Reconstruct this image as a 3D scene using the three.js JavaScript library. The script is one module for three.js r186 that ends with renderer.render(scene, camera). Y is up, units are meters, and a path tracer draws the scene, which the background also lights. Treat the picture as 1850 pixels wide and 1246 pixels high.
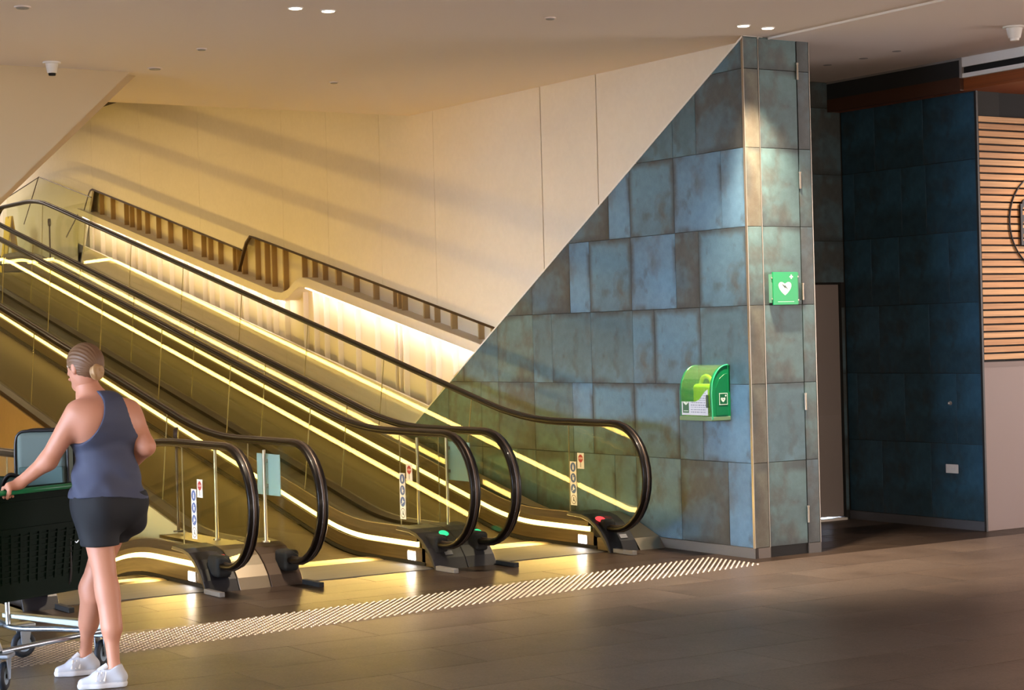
import * as THREE from 'three';
import { mergeGeometries, mergeVertices } from 'three/addons/utils/BufferGeometryUtils.js';
import { RoundedBoxGeometry } from 'three/addons/geometries/RoundedBoxGeometry.js';
import { RectAreaLightUniformsLib } from 'three/addons/lights/RectAreaLightUniformsLib.js';

// ------------------------------------------------------------------ camera, sky, exposure
RectAreaLightUniformsLib.init();
const scene = new THREE.Scene();
const renderer = new THREE.WebGLRenderer({ antialias: true });
renderer.toneMapping = THREE.LinearToneMapping;
renderer.toneMappingExposure = 1.5;
renderer.shadowMap.enabled = true;
const YAW = 0.56918633, D2R = Math.PI / 180;
const camera = new THREE.PerspectiveCamera(2 * Math.atan(623 / 3500) / D2R, 1850 / 1246, 0.1, 120);
camera.rotation.order = 'YXZ';
camera.position.set(-9.44, 1.731, 11.405);
camera.rotation.set(-0.00408789, -YAW, -0.02598722);
scene.add(camera);
scene.background = new THREE.Color().setRGB(15.5, 18.5, 23.5);      // daylight sky beyond the glazed entrance

// light levels (radiance of the fittings)
const LED_GOLD = [1.0, 0.63, 0.17], LED_POWER = 32, LED_GLOW = [3.0, 2.2, 0.6];
const WARM = new THREE.Color().setRGB(1.0, 0.8, 0.58);
const CEIL = 3.97, HALL_POWER = 5.5, VOID_POWER = 5, ADDED_WINDOW_POWER = 1.6;  // hall, void and window powers drive unseen, added lights

// ------------------------------------------------------------------ helpers
let seed = 12345;
const rnd = () => { seed = (seed * 1664525 + 1013904223) >>> 0; return seed / 4294967296; };
const names = new Map();
function numbered(n) {
  const k = names.get(n) || 0; names.set(n, k + 1);
  return k ? `${n}_${String(k).padStart(3, '0')}` : n;
}
function shade(o) { o.castShadow = true; o.receiveShadow = true; return o; }
function mk(name, geo, mat, parent) {
  const m = shade(new THREE.Mesh(geo, mat));
  if (parent) { m.name = name; parent.add(m); } else { m.name = numbered(name); scene.add(m); }
  return m;
}
function tag(o, label, category, group, kind) {
  if (label) o.userData.label = label;
  if (category) o.userData.category = category;
  if (group) o.userData.group = group;
  if (kind) o.userData.kind = kind;
  return o;
}
function thing(name, label, category, pos = [0, 0, 0], group) {
  const o = new THREE.Group(); o.name = numbered(name); o.position.set(...pos); scene.add(o);
  return tag(o, label, category, group);
}
function structure(name, label) {
  const o = new THREE.Group(); o.name = name; scene.add(o);
  return tag(o, label, 'structure', null, 'structure');
}
const merge = (list) => mergeGeometries(list.map((g) => (g.index ? g.toNonIndexed() : g)), false);
function box(x0, x1, y0, y1, z0, z1) {
  const g = new THREE.BoxGeometry(Math.abs(x1 - x0), Math.abs(y1 - y0), Math.abs(z1 - z0));
  g.translate((x0 + x1) / 2, (y0 + y1) / 2, (z0 + z1) / 2);
  return g;
}
function rbox(x0, x1, y0, y1, z0, z1, r = 0.01, s = 2) {
  const g = new RoundedBoxGeometry(Math.abs(x1 - x0), Math.abs(y1 - y0), Math.abs(z1 - z0), s, r);
  g.translate((x0 + x1) / 2, (y0 + y1) / 2, (z0 + z1) / 2);
  return g;
}
function cyl(r0, r1, h, x, y, z, seg = 24) { const g = new THREE.CylinderGeometry(r0, r1, h, seg); g.translate(x, y, z); return g; }
// polygon given as [z, y] pairs, extruded from x0 to x1
function exZY(pts, x0, x1, bevel = 0, holes = []) {
  const s = new THREE.Shape(pts.map(([z, y]) => new THREE.Vector2(-z, y)));
  for (const h of holes) s.holes.push(new THREE.Path(h.map(([z, y]) => new THREE.Vector2(-z, y))));
  const d = Math.abs(x1 - x0);
  const g = new THREE.ExtrudeGeometry(s, { depth: d - 2 * bevel, bevelEnabled: bevel > 0, bevelThickness: bevel, bevelSize: bevel, bevelOffset: -bevel, bevelSegments: 1, curveSegments: 12 });
  g.translate(0, 0, bevel); g.rotateY(Math.PI / 2); g.translate(Math.min(x0, x1), 0, 0);
  return g;
}
// polygon given as [x, y] pairs, extruded from z0 to z1
function exXY(pts, z0, z1, bevel = 0, holes = []) {
  const s = new THREE.Shape(pts.map(([x, y]) => new THREE.Vector2(x, y)));
  for (const h of holes) s.holes.push(new THREE.Path(h.map(([x, y]) => new THREE.Vector2(x, y))));
  const d = Math.abs(z1 - z0);
  const g = new THREE.ExtrudeGeometry(s, { depth: d - 2 * bevel, bevelEnabled: bevel > 0, bevelThickness: bevel, bevelSize: bevel, bevelOffset: -bevel, bevelSegments: 1, curveSegments: 12 });
  g.translate(0, 0, Math.min(z0, z1) + bevel);
  return g;
}
// closed section [dx, dn] swept along a path of [z, y] at x
function sweep(path, section, x, caps = true) {
  const n = path.length, m = section.length, pos = [], uv = [], idx = [];
  let run = 0;
  for (let i = 0; i < n; i++) {
    const a = path[Math.max(0, i - 1)], b = path[Math.min(n - 1, i + 1)];
    let tz = b[0] - a[0], ty = b[1] - a[1]; const l = Math.hypot(tz, ty) || 1; tz /= l; ty /= l;
    const nz = ty, ny = -tz;              // for a path that runs towards -z the normal points up
    if (i) run += Math.hypot(path[i][0] - path[i - 1][0], path[i][1] - path[i - 1][1]);
    let around = 0;
    for (let j = 0; j < m; j++) {
      const [dx, dn] = section[j];
      if (j) around += Math.hypot(dx - section[j - 1][0], dn - section[j - 1][1]);
      pos.push(x + dx, path[i][1] + ny * dn, path[i][0] + nz * dn); uv.push(run, around);
    }
  }
  for (let i = 0; i < n - 1; i++) for (let j = 0; j < m; j++) {
    const k = (j + 1) % m, a = i * m + j, b = i * m + k, c = (i + 1) * m + k, d = (i + 1) * m + j;
    idx.push(a, b, c, a, c, d);
  }
  if (caps) for (let j = 1; j < m - 1; j++) { idx.push(0, j + 1, j); const o = (n - 1) * m; idx.push(o, o + j, o + j + 1); }
  const g = new THREE.BufferGeometry();
  g.setAttribute('position', new THREE.Float32BufferAttribute(pos, 3));
  g.setAttribute('uv', new THREE.Float32BufferAttribute(uv, 2));
  g.setIndex(idx); g.computeVertexNormals();
  return g;
}
const flat = (g) => { const q = g.toNonIndexed(); q.computeVertexNormals(); return q; };
// convex polygon clipped by a*p0 + b*p1 <= c
function clip(poly, a, b, c) {
  const out = [];
  for (let i = 0; i < poly.length; i++) {
    const p = poly[i], q = poly[(i + 1) % poly.length], dp = a * p[0] + b * p[1] - c, dq = a * q[0] + b * q[1] - c;
    if (dp <= 0) out.push(p);
    if ((dp < 0 && dq > 0) || (dp > 0 && dq < 0)) { const t = dp / (dp - dq); out.push([p[0] + t * (q[0] - p[0]), p[1] + t * (q[1] - p[1])]); }
  }
  return out;
}
const area = (p) => Math.abs(p.reduce((s, a, i) => { const b = p[(i + 1) % p.length]; return s + a[0] * b[1] - a[1] * b[0]; }, 0)) / 2;

// noise
const hash = (x, y) => { let h = Math.imul(x, 374761393) + Math.imul(y, 668265263) | 0; h = Math.imul(h ^ (h >>> 13), 1274126177); return ((h ^ (h >>> 16)) >>> 0) / 4294967296; };
function vn(x, y) {
  const xi = Math.floor(x), yi = Math.floor(y); let fx = x - xi, fy = y - yi;
  fx = fx * fx * (3 - 2 * fx); fy = fy * fy * (3 - 2 * fy);
  const a = hash(xi, yi), b = hash(xi + 1, yi), c = hash(xi, yi + 1), d = hash(xi + 1, yi + 1);
  return a + (b - a) * fx + (c - a) * fy + (a - b - c + d) * fx * fy;
}
function fbm(x, y, o = 4) { let s = 0, a = 0.5, t = 0; for (let i = 0; i < o; i++) { s += a * vn(x, y); t += a; a *= 0.5; x = x * 2.03 + 17.1; y = y * 2.03 + 5.7; } return s / t; }
const sm = (a, b, x) => { const t = Math.min(1, Math.max(0, (x - a) / (b - a))); return t * t * (3 - 2 * t); };
const mix3 = (a, b, t) => [a[0] + (b[0] - a[0]) * t, a[1] + (b[1] - a[1]) * t, a[2] + (b[2] - a[2]) * t];
function tex(w, h, fn, srgb = true, repeat = false) {
  const d = new Uint8Array(w * h * 4);
  for (let y = 0; y < h; y++) for (let x = 0; x < w; x++) {
    const c = fn((x + 0.5) / w, (y + 0.5) / h), o = (y * w + x) * 4;
    d[o] = Math.max(0, Math.min(255, c[0])); d[o + 1] = Math.max(0, Math.min(255, c[1])); d[o + 2] = Math.max(0, Math.min(255, c[2])); d[o + 3] = 255;
  }
  const t = new THREE.DataTexture(d, w, h); t.magFilter = THREE.LinearFilter; t.minFilter = THREE.LinearMipmapLinearFilter; t.generateMipmaps = true;
  if (srgb) t.colorSpace = THREE.SRGBColorSpace;
  t.wrapS = t.wrapT = repeat ? THREE.MirroredRepeatWrapping : THREE.ClampToEdgeWrapping;
  t.needsUpdate = true; return t;
}
function canvasTex(w, h, draw) {
  const c = document.createElement('canvas'); c.width = w; c.height = h; draw(c.getContext('2d'), w, h);
  const t = new THREE.CanvasTexture(c); t.colorSpace = THREE.SRGBColorSpace; return t;
}
const std = (o) => new THREE.MeshStandardMaterial(o);
const phys = (o) => new THREE.MeshPhysicalMaterial(o);
const lin = (r, g, b) => new THREE.Color().setRGB(r, g, b);

// ------------------------------------------------------------------ materials
const tileMats = [], tileKinds = [
  { base: [92, 113, 120], alt: [104, 130, 140], rust: [94, 82, 72], amt: 0.45 },
  { base: [84, 104, 108], alt: [98, 122, 128], rust: [88, 78, 70], amt: 0.55 },
  { base: [100, 122, 136], alt: [112, 140, 156], rust: [96, 92, 90], amt: 0.3 },
  { base: [86, 100, 98], alt: [100, 120, 116], rust: [86, 74, 64], amt: 0.55 },
  { base: [88, 100, 104], alt: [98, 118, 126], rust: [82, 72, 64], amt: 0.6 },
  { base: [112, 100, 82], alt: [128, 118, 98], rust: [92, 74, 58], amt: 0.6 },
  { base: [46, 72, 84], alt: [56, 92, 110], rust: [48, 50, 50], amt: 0.45 },
];
tileKinds.forEach((k, i) => {
  const ox = i * 31.7, oy = i * 17.3;
  const t = tex(320, 320, (u, v) => {
    const wx = fbm(u * 2 + ox, v * 2 + oy, 3) - 0.5, wy = fbm(u * 2 + ox + 40, v * 2 + oy + 9, 3) - 0.5;
    const a = fbm(u * 1.7 + wx + ox, v * 1.7 + wy + oy, 4), b = fbm(u * 3.4 + wy * 1.2 + ox + 7, v * 2.6 + wx * 1.2 + oy + 3, 5);
    const e = Math.min(u, 1 - u, v, 1 - v), edge = (1 - sm(0.0, 0.07 + 0.12 * b, e)) * sm(0.36, 0.66, fbm(u * 2.2 + ox + 60, v * 2.2 + oy + 20, 4));
    let c = mix3(k.base, k.alt, sm(0.25, 0.75, a));
    c = mix3(c, k.rust, sm(0.6 - k.amt * 0.25, 0.92 - k.amt * 0.25, b) * 0.68);
    c = mix3(c, [60, 57, 54], edge * 0.7);
    const s = sm(0.62, 0.86, fbm(u * 6 + ox, v * 4 + oy, 5)); c = mix3(c, [70, 70, 66], s * 0.4);
    const g = (vn(u * 160 + ox, v * 160) - 0.5) * 7 + (fbm(u * 14, v * 14 + ox, 3) - 0.5) * 16;
    return [(c[0] + g) * 0.88, (c[1] + g) * 0.97, (c[2] + g) * 1.03];
  });
  tileMats.push(std({ map: t, roughness: 0.5, metalness: 0.0 }));
});
const M = {};
M.grout = std({ color: 0x2c2b2a, roughness: 0.9 });
M.tileEdge = std({ color: 0xa8a094, roughness: 0.35, metalness: 0.8 });
const plaster = tex(512, 512, (u, v) => { const g = (fbm(u * 30, v * 30, 3) - 0.5) * 6 + (fbm(u * 5, v * 5, 3) - 0.5) * 5; return [226 + g, 216 + g, 200 + g]; }, true, true);
M.beige = std({ map: plaster, roughness: 0.6 });
M.beigeRib = std({ color: 0xdccfb8, roughness: 0.55 });
M.ribShaded = std({ color: 0xa88a5c, roughness: 0.55, metalness: 0.1 });  // rib lengths above the ledge, their shade put into a darker colour
M.rib = std({ color: 0xdccfbc, roughness: 0.45 });
M.ceiling = std({ color: 0xdfd3cb, roughness: 0.85 });
M.ceilingEdge = std({ color: 0xe8e2da, roughness: 0.6 });
M.bronze = std({ color: 0x4a3520, roughness: 0.45, metalness: 0.6 });
M.voidCeil = std({ color: 0x3a2c26, roughness: 0.9 });
M.wallPaint = std({ color: 0xcfc4b8, roughness: 0.8 });
M.steel = std({ color: 0xa89c8c, roughness: 0.34, metalness: 1.0 });
const brushed = tex(256, 256, (u, v) => { const g = 190 + (vn(u * 3, v * 200) - 0.5) * 30 + (vn(u * 9, v * 90) - 0.5) * 18; return [g, g, g]; }, true, true);
M.skirt = std({ map: brushed, color: 0x7d6e54, roughness: 0.4, metalness: 0.7 });
M.deck = std({ color: 0x6b6052, roughness: 0.4, metalness: 0.85 });
M.clad = std({ map: plaster, color: 0xf2e4c8, roughness: 0.45 });
M.rubber = phys({ color: 0x0c0705, roughness: 0.4, specularIntensity: 0.3, clearcoat: 0.12, clearcoatRoughness: 0.05 });
M.black = std({ color: 0x16151a, roughness: 0.42 });
M.blackMatte = std({ color: 0x0b0a0b, roughness: 0.8 });
M.brownMetal = std({ color: 0x4c4038, roughness: 0.4, metalness: 0.7 });
M.glass = phys({ color: lin(0.93, 0.945, 0.88), transmission: 1, thickness: 0, roughness: 0.0, ior: 1.5, metalness: 0, specularIntensity: 0.32 });
M.teal = phys({ color: lin(0.35, 0.55, 0.58), transmission: 0.35, thickness: 0, roughness: 0.6, ior: 1.5 });
M.joint = std({ color: 0x9c9070, roughness: 0.4 });
M.guard = std({ color: 0x6e6c6a, roughness: 0.5, metalness: 0.2 });
M.bulkGoldLit = std({ color: 0xd6c29e, roughness: 0.8 });  // cream tint stands in for golden light falling on the bulkhead
M.white = std({ color: 0xe9e6e2, roughness: 0.5 });
M.grey = std({ color: 0x8d8a88, roughness: 0.5 });
M.ledGold = std({ color: 0xfff0c8, emissive: lin(...LED_GLOW), emissiveIntensity: 1, roughness: 0.6 });
M.ledWhite = std({ color: 0xffffff, emissive: lin(3.2, 3.2, 3.4), roughness: 0.6 });
M.ledPink = std({ color: 0xffffff, emissive: lin(1.9, 1.45, 1.2), roughness: 0.6 });
M.lampWarm = std({ color: 0xffffff, emissive: lin(6, 5, 3.8), roughness: 0.6 });
M.redLight = std({ color: 0xff2a2a, emissive: lin(1.1, 0.05, 0.06), roughness: 0.4 });
M.greenLight = std({ color: 0x12c070, emissive: lin(0.02, 0.75, 0.3), roughness: 0.4 });
M.pallet = phys({ color: lin(0.05, 0.04, 0.027), roughness: 0.75, specularIntensity: 0.15 });
M.plate = phys({ map: brushed, color: 0x6c6965, roughness: 0.6, specularIntensity: 0.2 });
const stone = tex(1024, 1024, (u, v) => {
  const n = fbm(u * 5, v * 5, 5), f = vn(u * 420, v * 420), q = vn(u * 230 + 9, v * 230), p = sm(0.5, 0.75, fbm(u * 12 + 4, v * 12, 4));
  const g = (f - 0.5) * 26 + (q - 0.5) * 18 + (n - 0.5) * 34 - p * 10;
  return [92 + g * 0.8, 79 + g * 0.76, 70 + g * 0.7];
}, true, true);
const slabTint = [0xffffff, 0xf8f5f3, 0xf2efed, 0xfbf7f3, 0xeeebe9];
M.slab = slabTint.map((c) => std({ map: stone, color: c, roughness: 0.42 }));
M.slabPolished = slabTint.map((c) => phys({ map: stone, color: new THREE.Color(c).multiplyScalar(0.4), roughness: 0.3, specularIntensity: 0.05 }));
M.floorPlain = std({ map: stone, roughness: 0.45 });
const wood = tex(512, 128, (u, v) => {
  const l = vn(u * 6 + 3, v * 46), w = fbm(u * 3, v * 14 + vn(u * 5, 2) * 2, 4), g = (l - 0.5) * 26 + (w - 0.5) * 44;
  return [196 + g, 148 + g * 0.86, 98 + g * 0.7];
}, true, true);
M.wood = [0xffffff, 0xf2e8de, 0xe9dccb].map((c) => std({ map: wood, color: c, roughness: 0.55 }));
M.woodSoffit = std({ map: wood, color: 0xb07a52, roughness: 0.5 });

// ------------------------------------------------------------------ setting: floor
{
  const floor = structure('floor', 'brown grey stone floor of the concourse in large slabs');
  const gap = 0.002, t = 0.03;
  mk('floor_bed', box(-16.4, 9.4, -0.25, -t - 0.002, -1.22, 18.4), M.grout, floor);
  mk('floor_bed', box(-16.4, -5.28, -0.25, 0, -3.74, -1.22), M.floorPlain, floor);
  const pz0 = -1.22, pz1 = 0.18;
  const slabs = (x0, x1, z0, z1, w, d, mats, off) => {
    let row = 0;
    for (let z = z0; z < z1 - 0.01; z += d, row++) {
      const zz = Math.min(z + d, z1);
      let x = x0 - (row % 2 ? w * off : 0);
      for (; x < x1 - 0.01; x += w) {
        const a = Math.max(x, x0), b = Math.min(x + w, x1); if (b - a < 0.02) continue;
        const g = box(a + gap, b - gap, -t, -rnd() * 0.0006, z + gap, zz - gap);
        const ou = rnd() * 5, ov = rnd() * 5, p = g.attributes.position, uv = g.attributes.uv;
        for (let i = 0; i < p.count; i++) uv.setXY(i, (p.getX(i) + ou) / 2.4, (p.getZ(i) + ov) / 2.4);
        mk('slab', g, mats[Math.floor(rnd() * mats.length)], floor);
      }
    }
  };
  slabs(-7.6, 3.8, pz0, pz1, 1.2, 0.35, M.slabPolished, 0.5);
  slabs(-8.2, 4.6, pz1, 5.88, 1.2, 0.6, M.slab, 0.5);
  const far = [box(-16.2, -8.2, -t, 0, pz1, 5.88), box(4.6, 9.2, -t, 0, pz1, 5.88), box(-16.2, 9.2, -t, 0, 5.88, 18.2), box(-16.2, -7.6, -t, 0, pz0, pz1), box(3.8, 9.2, -t, 0, pz0, pz1)];
  for (const g of far) { const p = g.attributes.position, uv = g.attributes.uv; for (let i = 0; i < p.count; i++) uv.setXY(i, p.getX(i) / 2.4, p.getZ(i) / 2.4); }
  mk('floor_beyond', merge(far), M.floorPlain, floor);
  // floor of the alcove between the tiled block and the dark wall
  mk('alcove_floor', box(0.5, 2.8, -0.25, 0, -2.0, -1.22), M.floorPlain, floor);
}

// ------------------------------------------------------------------ setting: ceiling
const EDGE = -5.45;
{
  const c = structure('ceiling', 'flat plaster ceiling of the concourse');
  mk('ceiling_board', box(-16.2, 0.25, CEIL, CEIL + 0.25, EDGE, 18.2), M.ceiling, c);
  mk('ceiling_board', box(0.262, 9.2, CEIL - 0.012, CEIL + 0.25, -2.1, 18.2), M.ceiling, c);
  mk('ceiling_trim', box(0.25, 0.262, CEIL - 0.016, CEIL + 0.1, 0.0, 18.2), M.ceilingEdge, c);
  mk('ceiling_board', box(0.25, 0.5, CEIL, CEIL + 0.25, EDGE, -2.1), M.ceiling, c);
  const v = structure('ceiling_void', 'dark ceiling high over the moving walkways');
  mk('ceiling_board', box(-5.8, 0.6, 5.02, 5.2, -20.2, EDGE), M.voidCeil, v);
  mk('ceiling_upstand', box(-5.8, 0.6, CEIL + 0.24, 5.05, EDGE, EDGE + 0.15), M.voidCeil, v);
}

// ------------------------------------------------------------------ setting: tiled wall and its service door
const DIAG = 0.592;                         // y = 3.96 + DIAG * z along the slanting edge of the tiles
const ROWS = [0.08, 0.724, 1.324, 1.924, 2.524, 3.124, 3.724, CEIL];
const tileUV = (g, s0, s1, y0, y1, horizontal) => {
  const p = g.attributes.position, uv = g.attributes.uv;
  for (let i = 0; i < p.count; i++) uv.setXY(i, (horizontal(p, i) - s0) / (s1 - s0) * 0.98 + 0.01, (p.getY(i) - y0) / (y1 - y0) * 0.98 + 0.01);
};
const pick = (list) => tileMats[list[Math.floor(rnd() * list.length)]];
{
  const w = structure('wall_tiled', 'blue grey patinated tile wall with a slanting upper edge');
  const cut = (p) => clip(p, -DIAG, 1, 3.955);
  mk('wall_core', exZY(cut([[-0.03, 0], [-7, 0], [-7, CEIL], [-0.03, CEIL]]), 0.012, 0.19), M.grout, w);
  const seq = [[0.3, 0.6, 0.6], [0.6, 0.3, 0.6], [0.6, 0.6, 0.3], [0.6, 0.3, 0.6], [0.3, 0.6, 0.6], [0.6, 0.3, 0.6], [0.6, 0.6, 0.3]];
  for (let r = 0; r < 7; r++) {
    let s = 0, k = 0; const g = 0.0018;
    while (s < 6.9) {
      const e = s + seq[r][k++ % 3];
      let p = cut([[-s - g, ROWS[r] + g], [-e + g, ROWS[r] + g], [-e + g, ROWS[r + 1] - g], [-s - g, ROWS[r + 1] - g]]);
      if (p.length > 2 && area(p) > 0.002) {
        const geo = exZY(p, 0, 0.012, 0.0012);
        const half = e - s < 0.5;
        tileUV(geo, half ? s : s, half ? s + 0.6 : e, ROWS[r], ROWS[r] + 0.6, (q, i) => -q.getZ(i));
        const far = s > 2.2;
        mk('tile', geo, pick(far ? [0, 1, 3, 4, 1, 3] : [0, 0, 2, 2, 1, 4]), w);
      }
      s = e;
    }
  }
  mk('plinth', exZY([[0.004, 0], [-6.6, 0], [-6.6, 0.078], [0.004, 0.078]], -0.004, 0.03), std({ color: 0x6e6a66, roughness: 0.5 }), w);
  mk('edge_trim', exZY([[0, 3.955], [0, 3.97], [-6.6, 3.97 - 6.6 * DIAG], [-6.6, 3.955 - 6.6 * DIAG]], -0.004, 0.2), M.ceilingEdge, w);

  const b = structure('wall_tiled_end', 'narrow tiled end of the wall beside the dark alcove');
  mk('wall_core', merge([box(0.012, 0.66, 0, CEIL, -0.025, -0.012), box(0.5, 0.66, 0, CEIL, -1.8, -0.025)]), M.grout, b);
  mk('plinth', box(0.0, 0.15, 0, 0.078, -0.03, 0.004), std({ color: 0x6a5f58, roughness: 0.5 }), b);
  mk('plinth', box(0.535, 0.66, 0, 0.078, -0.03, 0.004), std({ color: 0x55504d, roughness: 0.5 }), b);
  const bt = (x0, x1, kinds, parent, nm) => {
    for (let r = 0; r < 7; r++) {
      const g = 0.0018, geo = exXY([[x0 + g, ROWS[r] + g], [x1 - g, ROWS[r] + g], [x1 - g, ROWS[r + 1] - g], [x0 + g, ROWS[r + 1] - g]], -0.012, 0.0, 0.0012);
      tileUV(geo, x0, x0 + 0.6, ROWS[r], ROWS[r] + 0.6, (q, i) => q.getX(i));
      mk(nm, geo, pick(kinds), parent);
    }
  };
  bt(0.004, 0.145, [5, 5, 5, 3], b, 'tile');
  bt(0.535, 0.655, [4, 3, 4], b, 'tile');
  for (const x of [-0.002, 0.145, 0.655]) mk('edge_trim', box(x, x + 0.006, 0.0, CEIL, -0.02, 0.003), M.tileEdge, b);
  const d = structure('door_1', 'tile-clad service door with steel hinges in the wall end');
  mk('door_core', box(0.155, 0.528, 0.03, CEIL - 0.004, -0.011, -0.0115 + 0.0), M.grout, d);
  bt(0.155, 0.528, [3, 4, 3, 1], d, 'tile');
  for (const y of [3.72, 2.88, 2.02, 1.17, 0.3]) {
    const h = mk('hinge', cyl(0.009, 0.009, 0.12, 0.532, y, 0.008, 12), M.steel, d);
    mk('hinge_cap', cyl(0.011, 0.011, 0.012, 0.532, y + 0.064, 0.008, 12), M.steel, h);
  }
}
// ------------------------------------------------------------------ setting: alcove and shop front
{
  const D = structure('wall_alcove', 'dark blue tiled side wall of the alcove');
  mk('wall_core', box(2.632, 2.9, 0, CEIL - 0.012, -2.0, -0.15), M.grout, D);
  const seq = [[0.62, 0.6], [0.3, 0.62, 0.6], [0.6, 0.62], [0.35, 0.6], [0.6, 0.3], [0.62, 0.6], [0.6, 0.6]];
  for (let r = 0; r < 7; r++) {
    let z = -0.15, k = 0;
    while (z > -1.79) {
      const e = Math.max(-1.8, z - seq[r][k++ % seq[r].length]), g = 0.0018;
      const y1 = Math.min(ROWS[r + 1], CEIL - 0.014);
      if (z - e > 0.02) {
        const geo = exZY([[z - g, ROWS[r] + g], [e + g, ROWS[r] + g], [e + g, y1 - g], [z - g, y1 - g]], 2.62, 2.632, 0.0012);
        tileUV(geo, -z, -z + 0.6, ROWS[r], ROWS[r] + 0.6, (q, i) => -q.getZ(i));
        mk('tile', geo, tileMats[6], D);
      }
      z = e;
    }
  }
  mk('plinth', box(2.61, 2.64, 0, 0.078, -1.8, -0.15), std({ color: 0x55565c, roughness: 0.5 }), D);
  mk('edge_trim', box(2.606, 2.626, 0, 3.69, -0.152, -0.128), std({ color: 0x2c2826, roughness: 0.5 }), D);
  const E = structure('wall_back', 'dark tiled back wall of the alcove');
  mk('wall_core', merge([box(0.5, 1.62, 0, CEIL, -2.0, -1.812), box(1.62, 2.57, 2.15, CEIL, -2.0, -1.812), box(2.57, 2.9, 0, CEIL, -2.0, -1.812)]), M.grout, E);
  for (let r = 0; r < 7; r++) for (const [x0, x1] of [[0.66, 1.26], [1.26, 1.86], [1.86, 2.2], [2.2, 2.61]]) {
    let y0 = ROWS[r], y1 = Math.min(ROWS[r + 1], CEIL - 0.014), xa = x0, xb = x1;
    if (y1 <= 2.15) { if (xa >= 1.6 && xb <= 2.57) continue; if (xa < 1.62 && xb > 1.62) xb = 1.62; if (xa < 2.57 && xb > 2.57) xa = 2.57; } else if (y0 < 2.15 && xb > 1.62) y0 = 2.15;
    if (xb - xa < 0.02) continue;
    const geo = exXY([[xa, y0], [xb - 0.003, y0], [xb - 0.003, y1 - 0.003], [xa, y1 - 0.003]], -1.812, -1.8, 0.0012);
    tileUV(geo, x0, x0 + 0.6, ROWS[r], ROWS[r] + 0.6, (q, i) => q.getX(i));
    mk('tile', geo, tileMats[4], E);
  }
  const door = structure('door_2', 'plain grey door at the back of the alcove');
  mk('door_leaf', box(1.66, 2.545, 0.03, 2.13, -1.85, -1.81), std({ color: 0x8a807e, roughness: 0.6 }), door);
  mk('door_leaf_kick', box(1.67, 2.535, 0.035, 0.95, -1.812, -1.807), std({ color: 0x8e8482, roughness: 0.6 }), door);
  mk('door_frame', merge([box(1.62, 1.66, 0, 2.15, -1.9, -1.8), box(2.545, 2.57, 0, 2.15, -1.9, -1.8), box(1.66, 2.545, 2.13, 2.15, -1.9, -1.8)]), M.blackMatte, door);
  mk('threshold', box(1.66, 2.545, 0, 0.02, -1.86, -1.76), M.white, door);  // white strip painted as the gap of light under the door

  // shop wall with timber slats
  const C = structure('wall_shop', 'shop wall with pale lower panel under timber slats');
  mk('wall_core', box(2.64, 9.2, 0, 3.69, -0.5, -0.17), M.blackMatte, C);
  mk('lower_panel', rbox(2.626, 6.0, 0.0, 1.415, -0.172, -0.135, 0.003), std({ color: 0x84726d, roughness: 0.55 }), C);
  mk('panel_cap', box(2.626, 6.0, 1.372, 1.417, -0.172, -0.133), std({ color: 0x7a6964, roughness: 0.6 }), C);
  const pitch = 0.0605;
  for (let i = 0; i < 34; i++) {
    const y = 1.437 + i * pitch, ln = 3.4;
    const g = rbox(2.63, 2.63 + ln, y, y + 0.0455, -0.168, -0.128, 0.002, 1), p = g.attributes.position, uv = g.attributes.uv, o = rnd() * 4;
    for (let k = 0; k < p.count; k++) uv.setXY(k, (p.getX(k) + o) / 1.6, (p.getY(k) + o) / 0.3);
    mk('slat', g, M.wood[i % 3], C);
  }
  const bh = structure('ceiling_shop', 'lowered timber soffit of the shop with striped fascia');
  mk('soffit', box(2.5, 9.2, 3.69, 3.8, -1.8, 6), M.woodSoffit, bh);
  mk('fascia_dark', box(2.46, 2.5, 3.8, CEIL - 0.03, -1.8, -0.16), std({ color: 0x27292b, roughness: 0.5 }), bh);
  mk('fascia_lip', box(2.458, 2.499, 3.688, 3.8, -1.8, -0.16), std({ color: 0x4a2c1c, roughness: 0.6 }), bh);
  mk('fascia_line', box(2.455, 2.5, CEIL - 0.03, CEIL - 0.012, -1.8, -0.16), M.grey, bh);
  mk('fascia_end', box(2.452, 2.5, 3.79, CEIL - 0.012, -0.16, -0.135), M.grey, bh);
  mk('fascia_white', box(2.46, 2.5, 3.79, 3.825, -0.135, 6), M.white, bh);
  mk('fascia_gap', box(2.48, 2.5, 3.825, 3.88, -0.135, 6), M.blackMatte, bh);
  mk('fascia_white', box(2.46, 2.5, 3.88, CEIL - 0.012, -0.135, 6), M.white, bh);
}

// ------------------------------------------------------------------ setting: plaster wall along the walkways, with the ribbed niche
const WX = 0.2, NX = 0.34;
const TOPLINE = [[-14.72, 3.62], [-14.5, 3.9], [-14.36, 3.93], [-9.62, 2.86], [-9.55, 2.66], [-9.42, 2.8], [-9.25, 2.94], [-9.12, 2.96], [-3.4, 1.70]];
const ribTop = (z) => { const a = 3.93 - (z + 14.36) * 0.2257, b = 2.96 - (z + 9.12) * 0.2203, t = Math.min(1, Math.max(0, (z + 9.52) / 0.24)); return a + (b - a) * t; };
const ribBot = (z) => 3.32 - (z + 15.45) * 0.2205;
const ledgeTop = [[-14.86, 3.70], [-8.55, 2.315], [-8.38, 2.30], [-8.22, 2.33], [-8.02, 2.42], [-7.88, 2.452], [-7.7, 2.43], [-3.6, 1.555]];
const ledgeBot = [[-14.82, 3.605], [-8.55, 2.225], [-8.36, 2.21], [-8.2, 2.24], [-8.02, 2.32], [-7.9, 2.35], [-7.7, 2.325], [-3.6, 1.455]];
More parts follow.
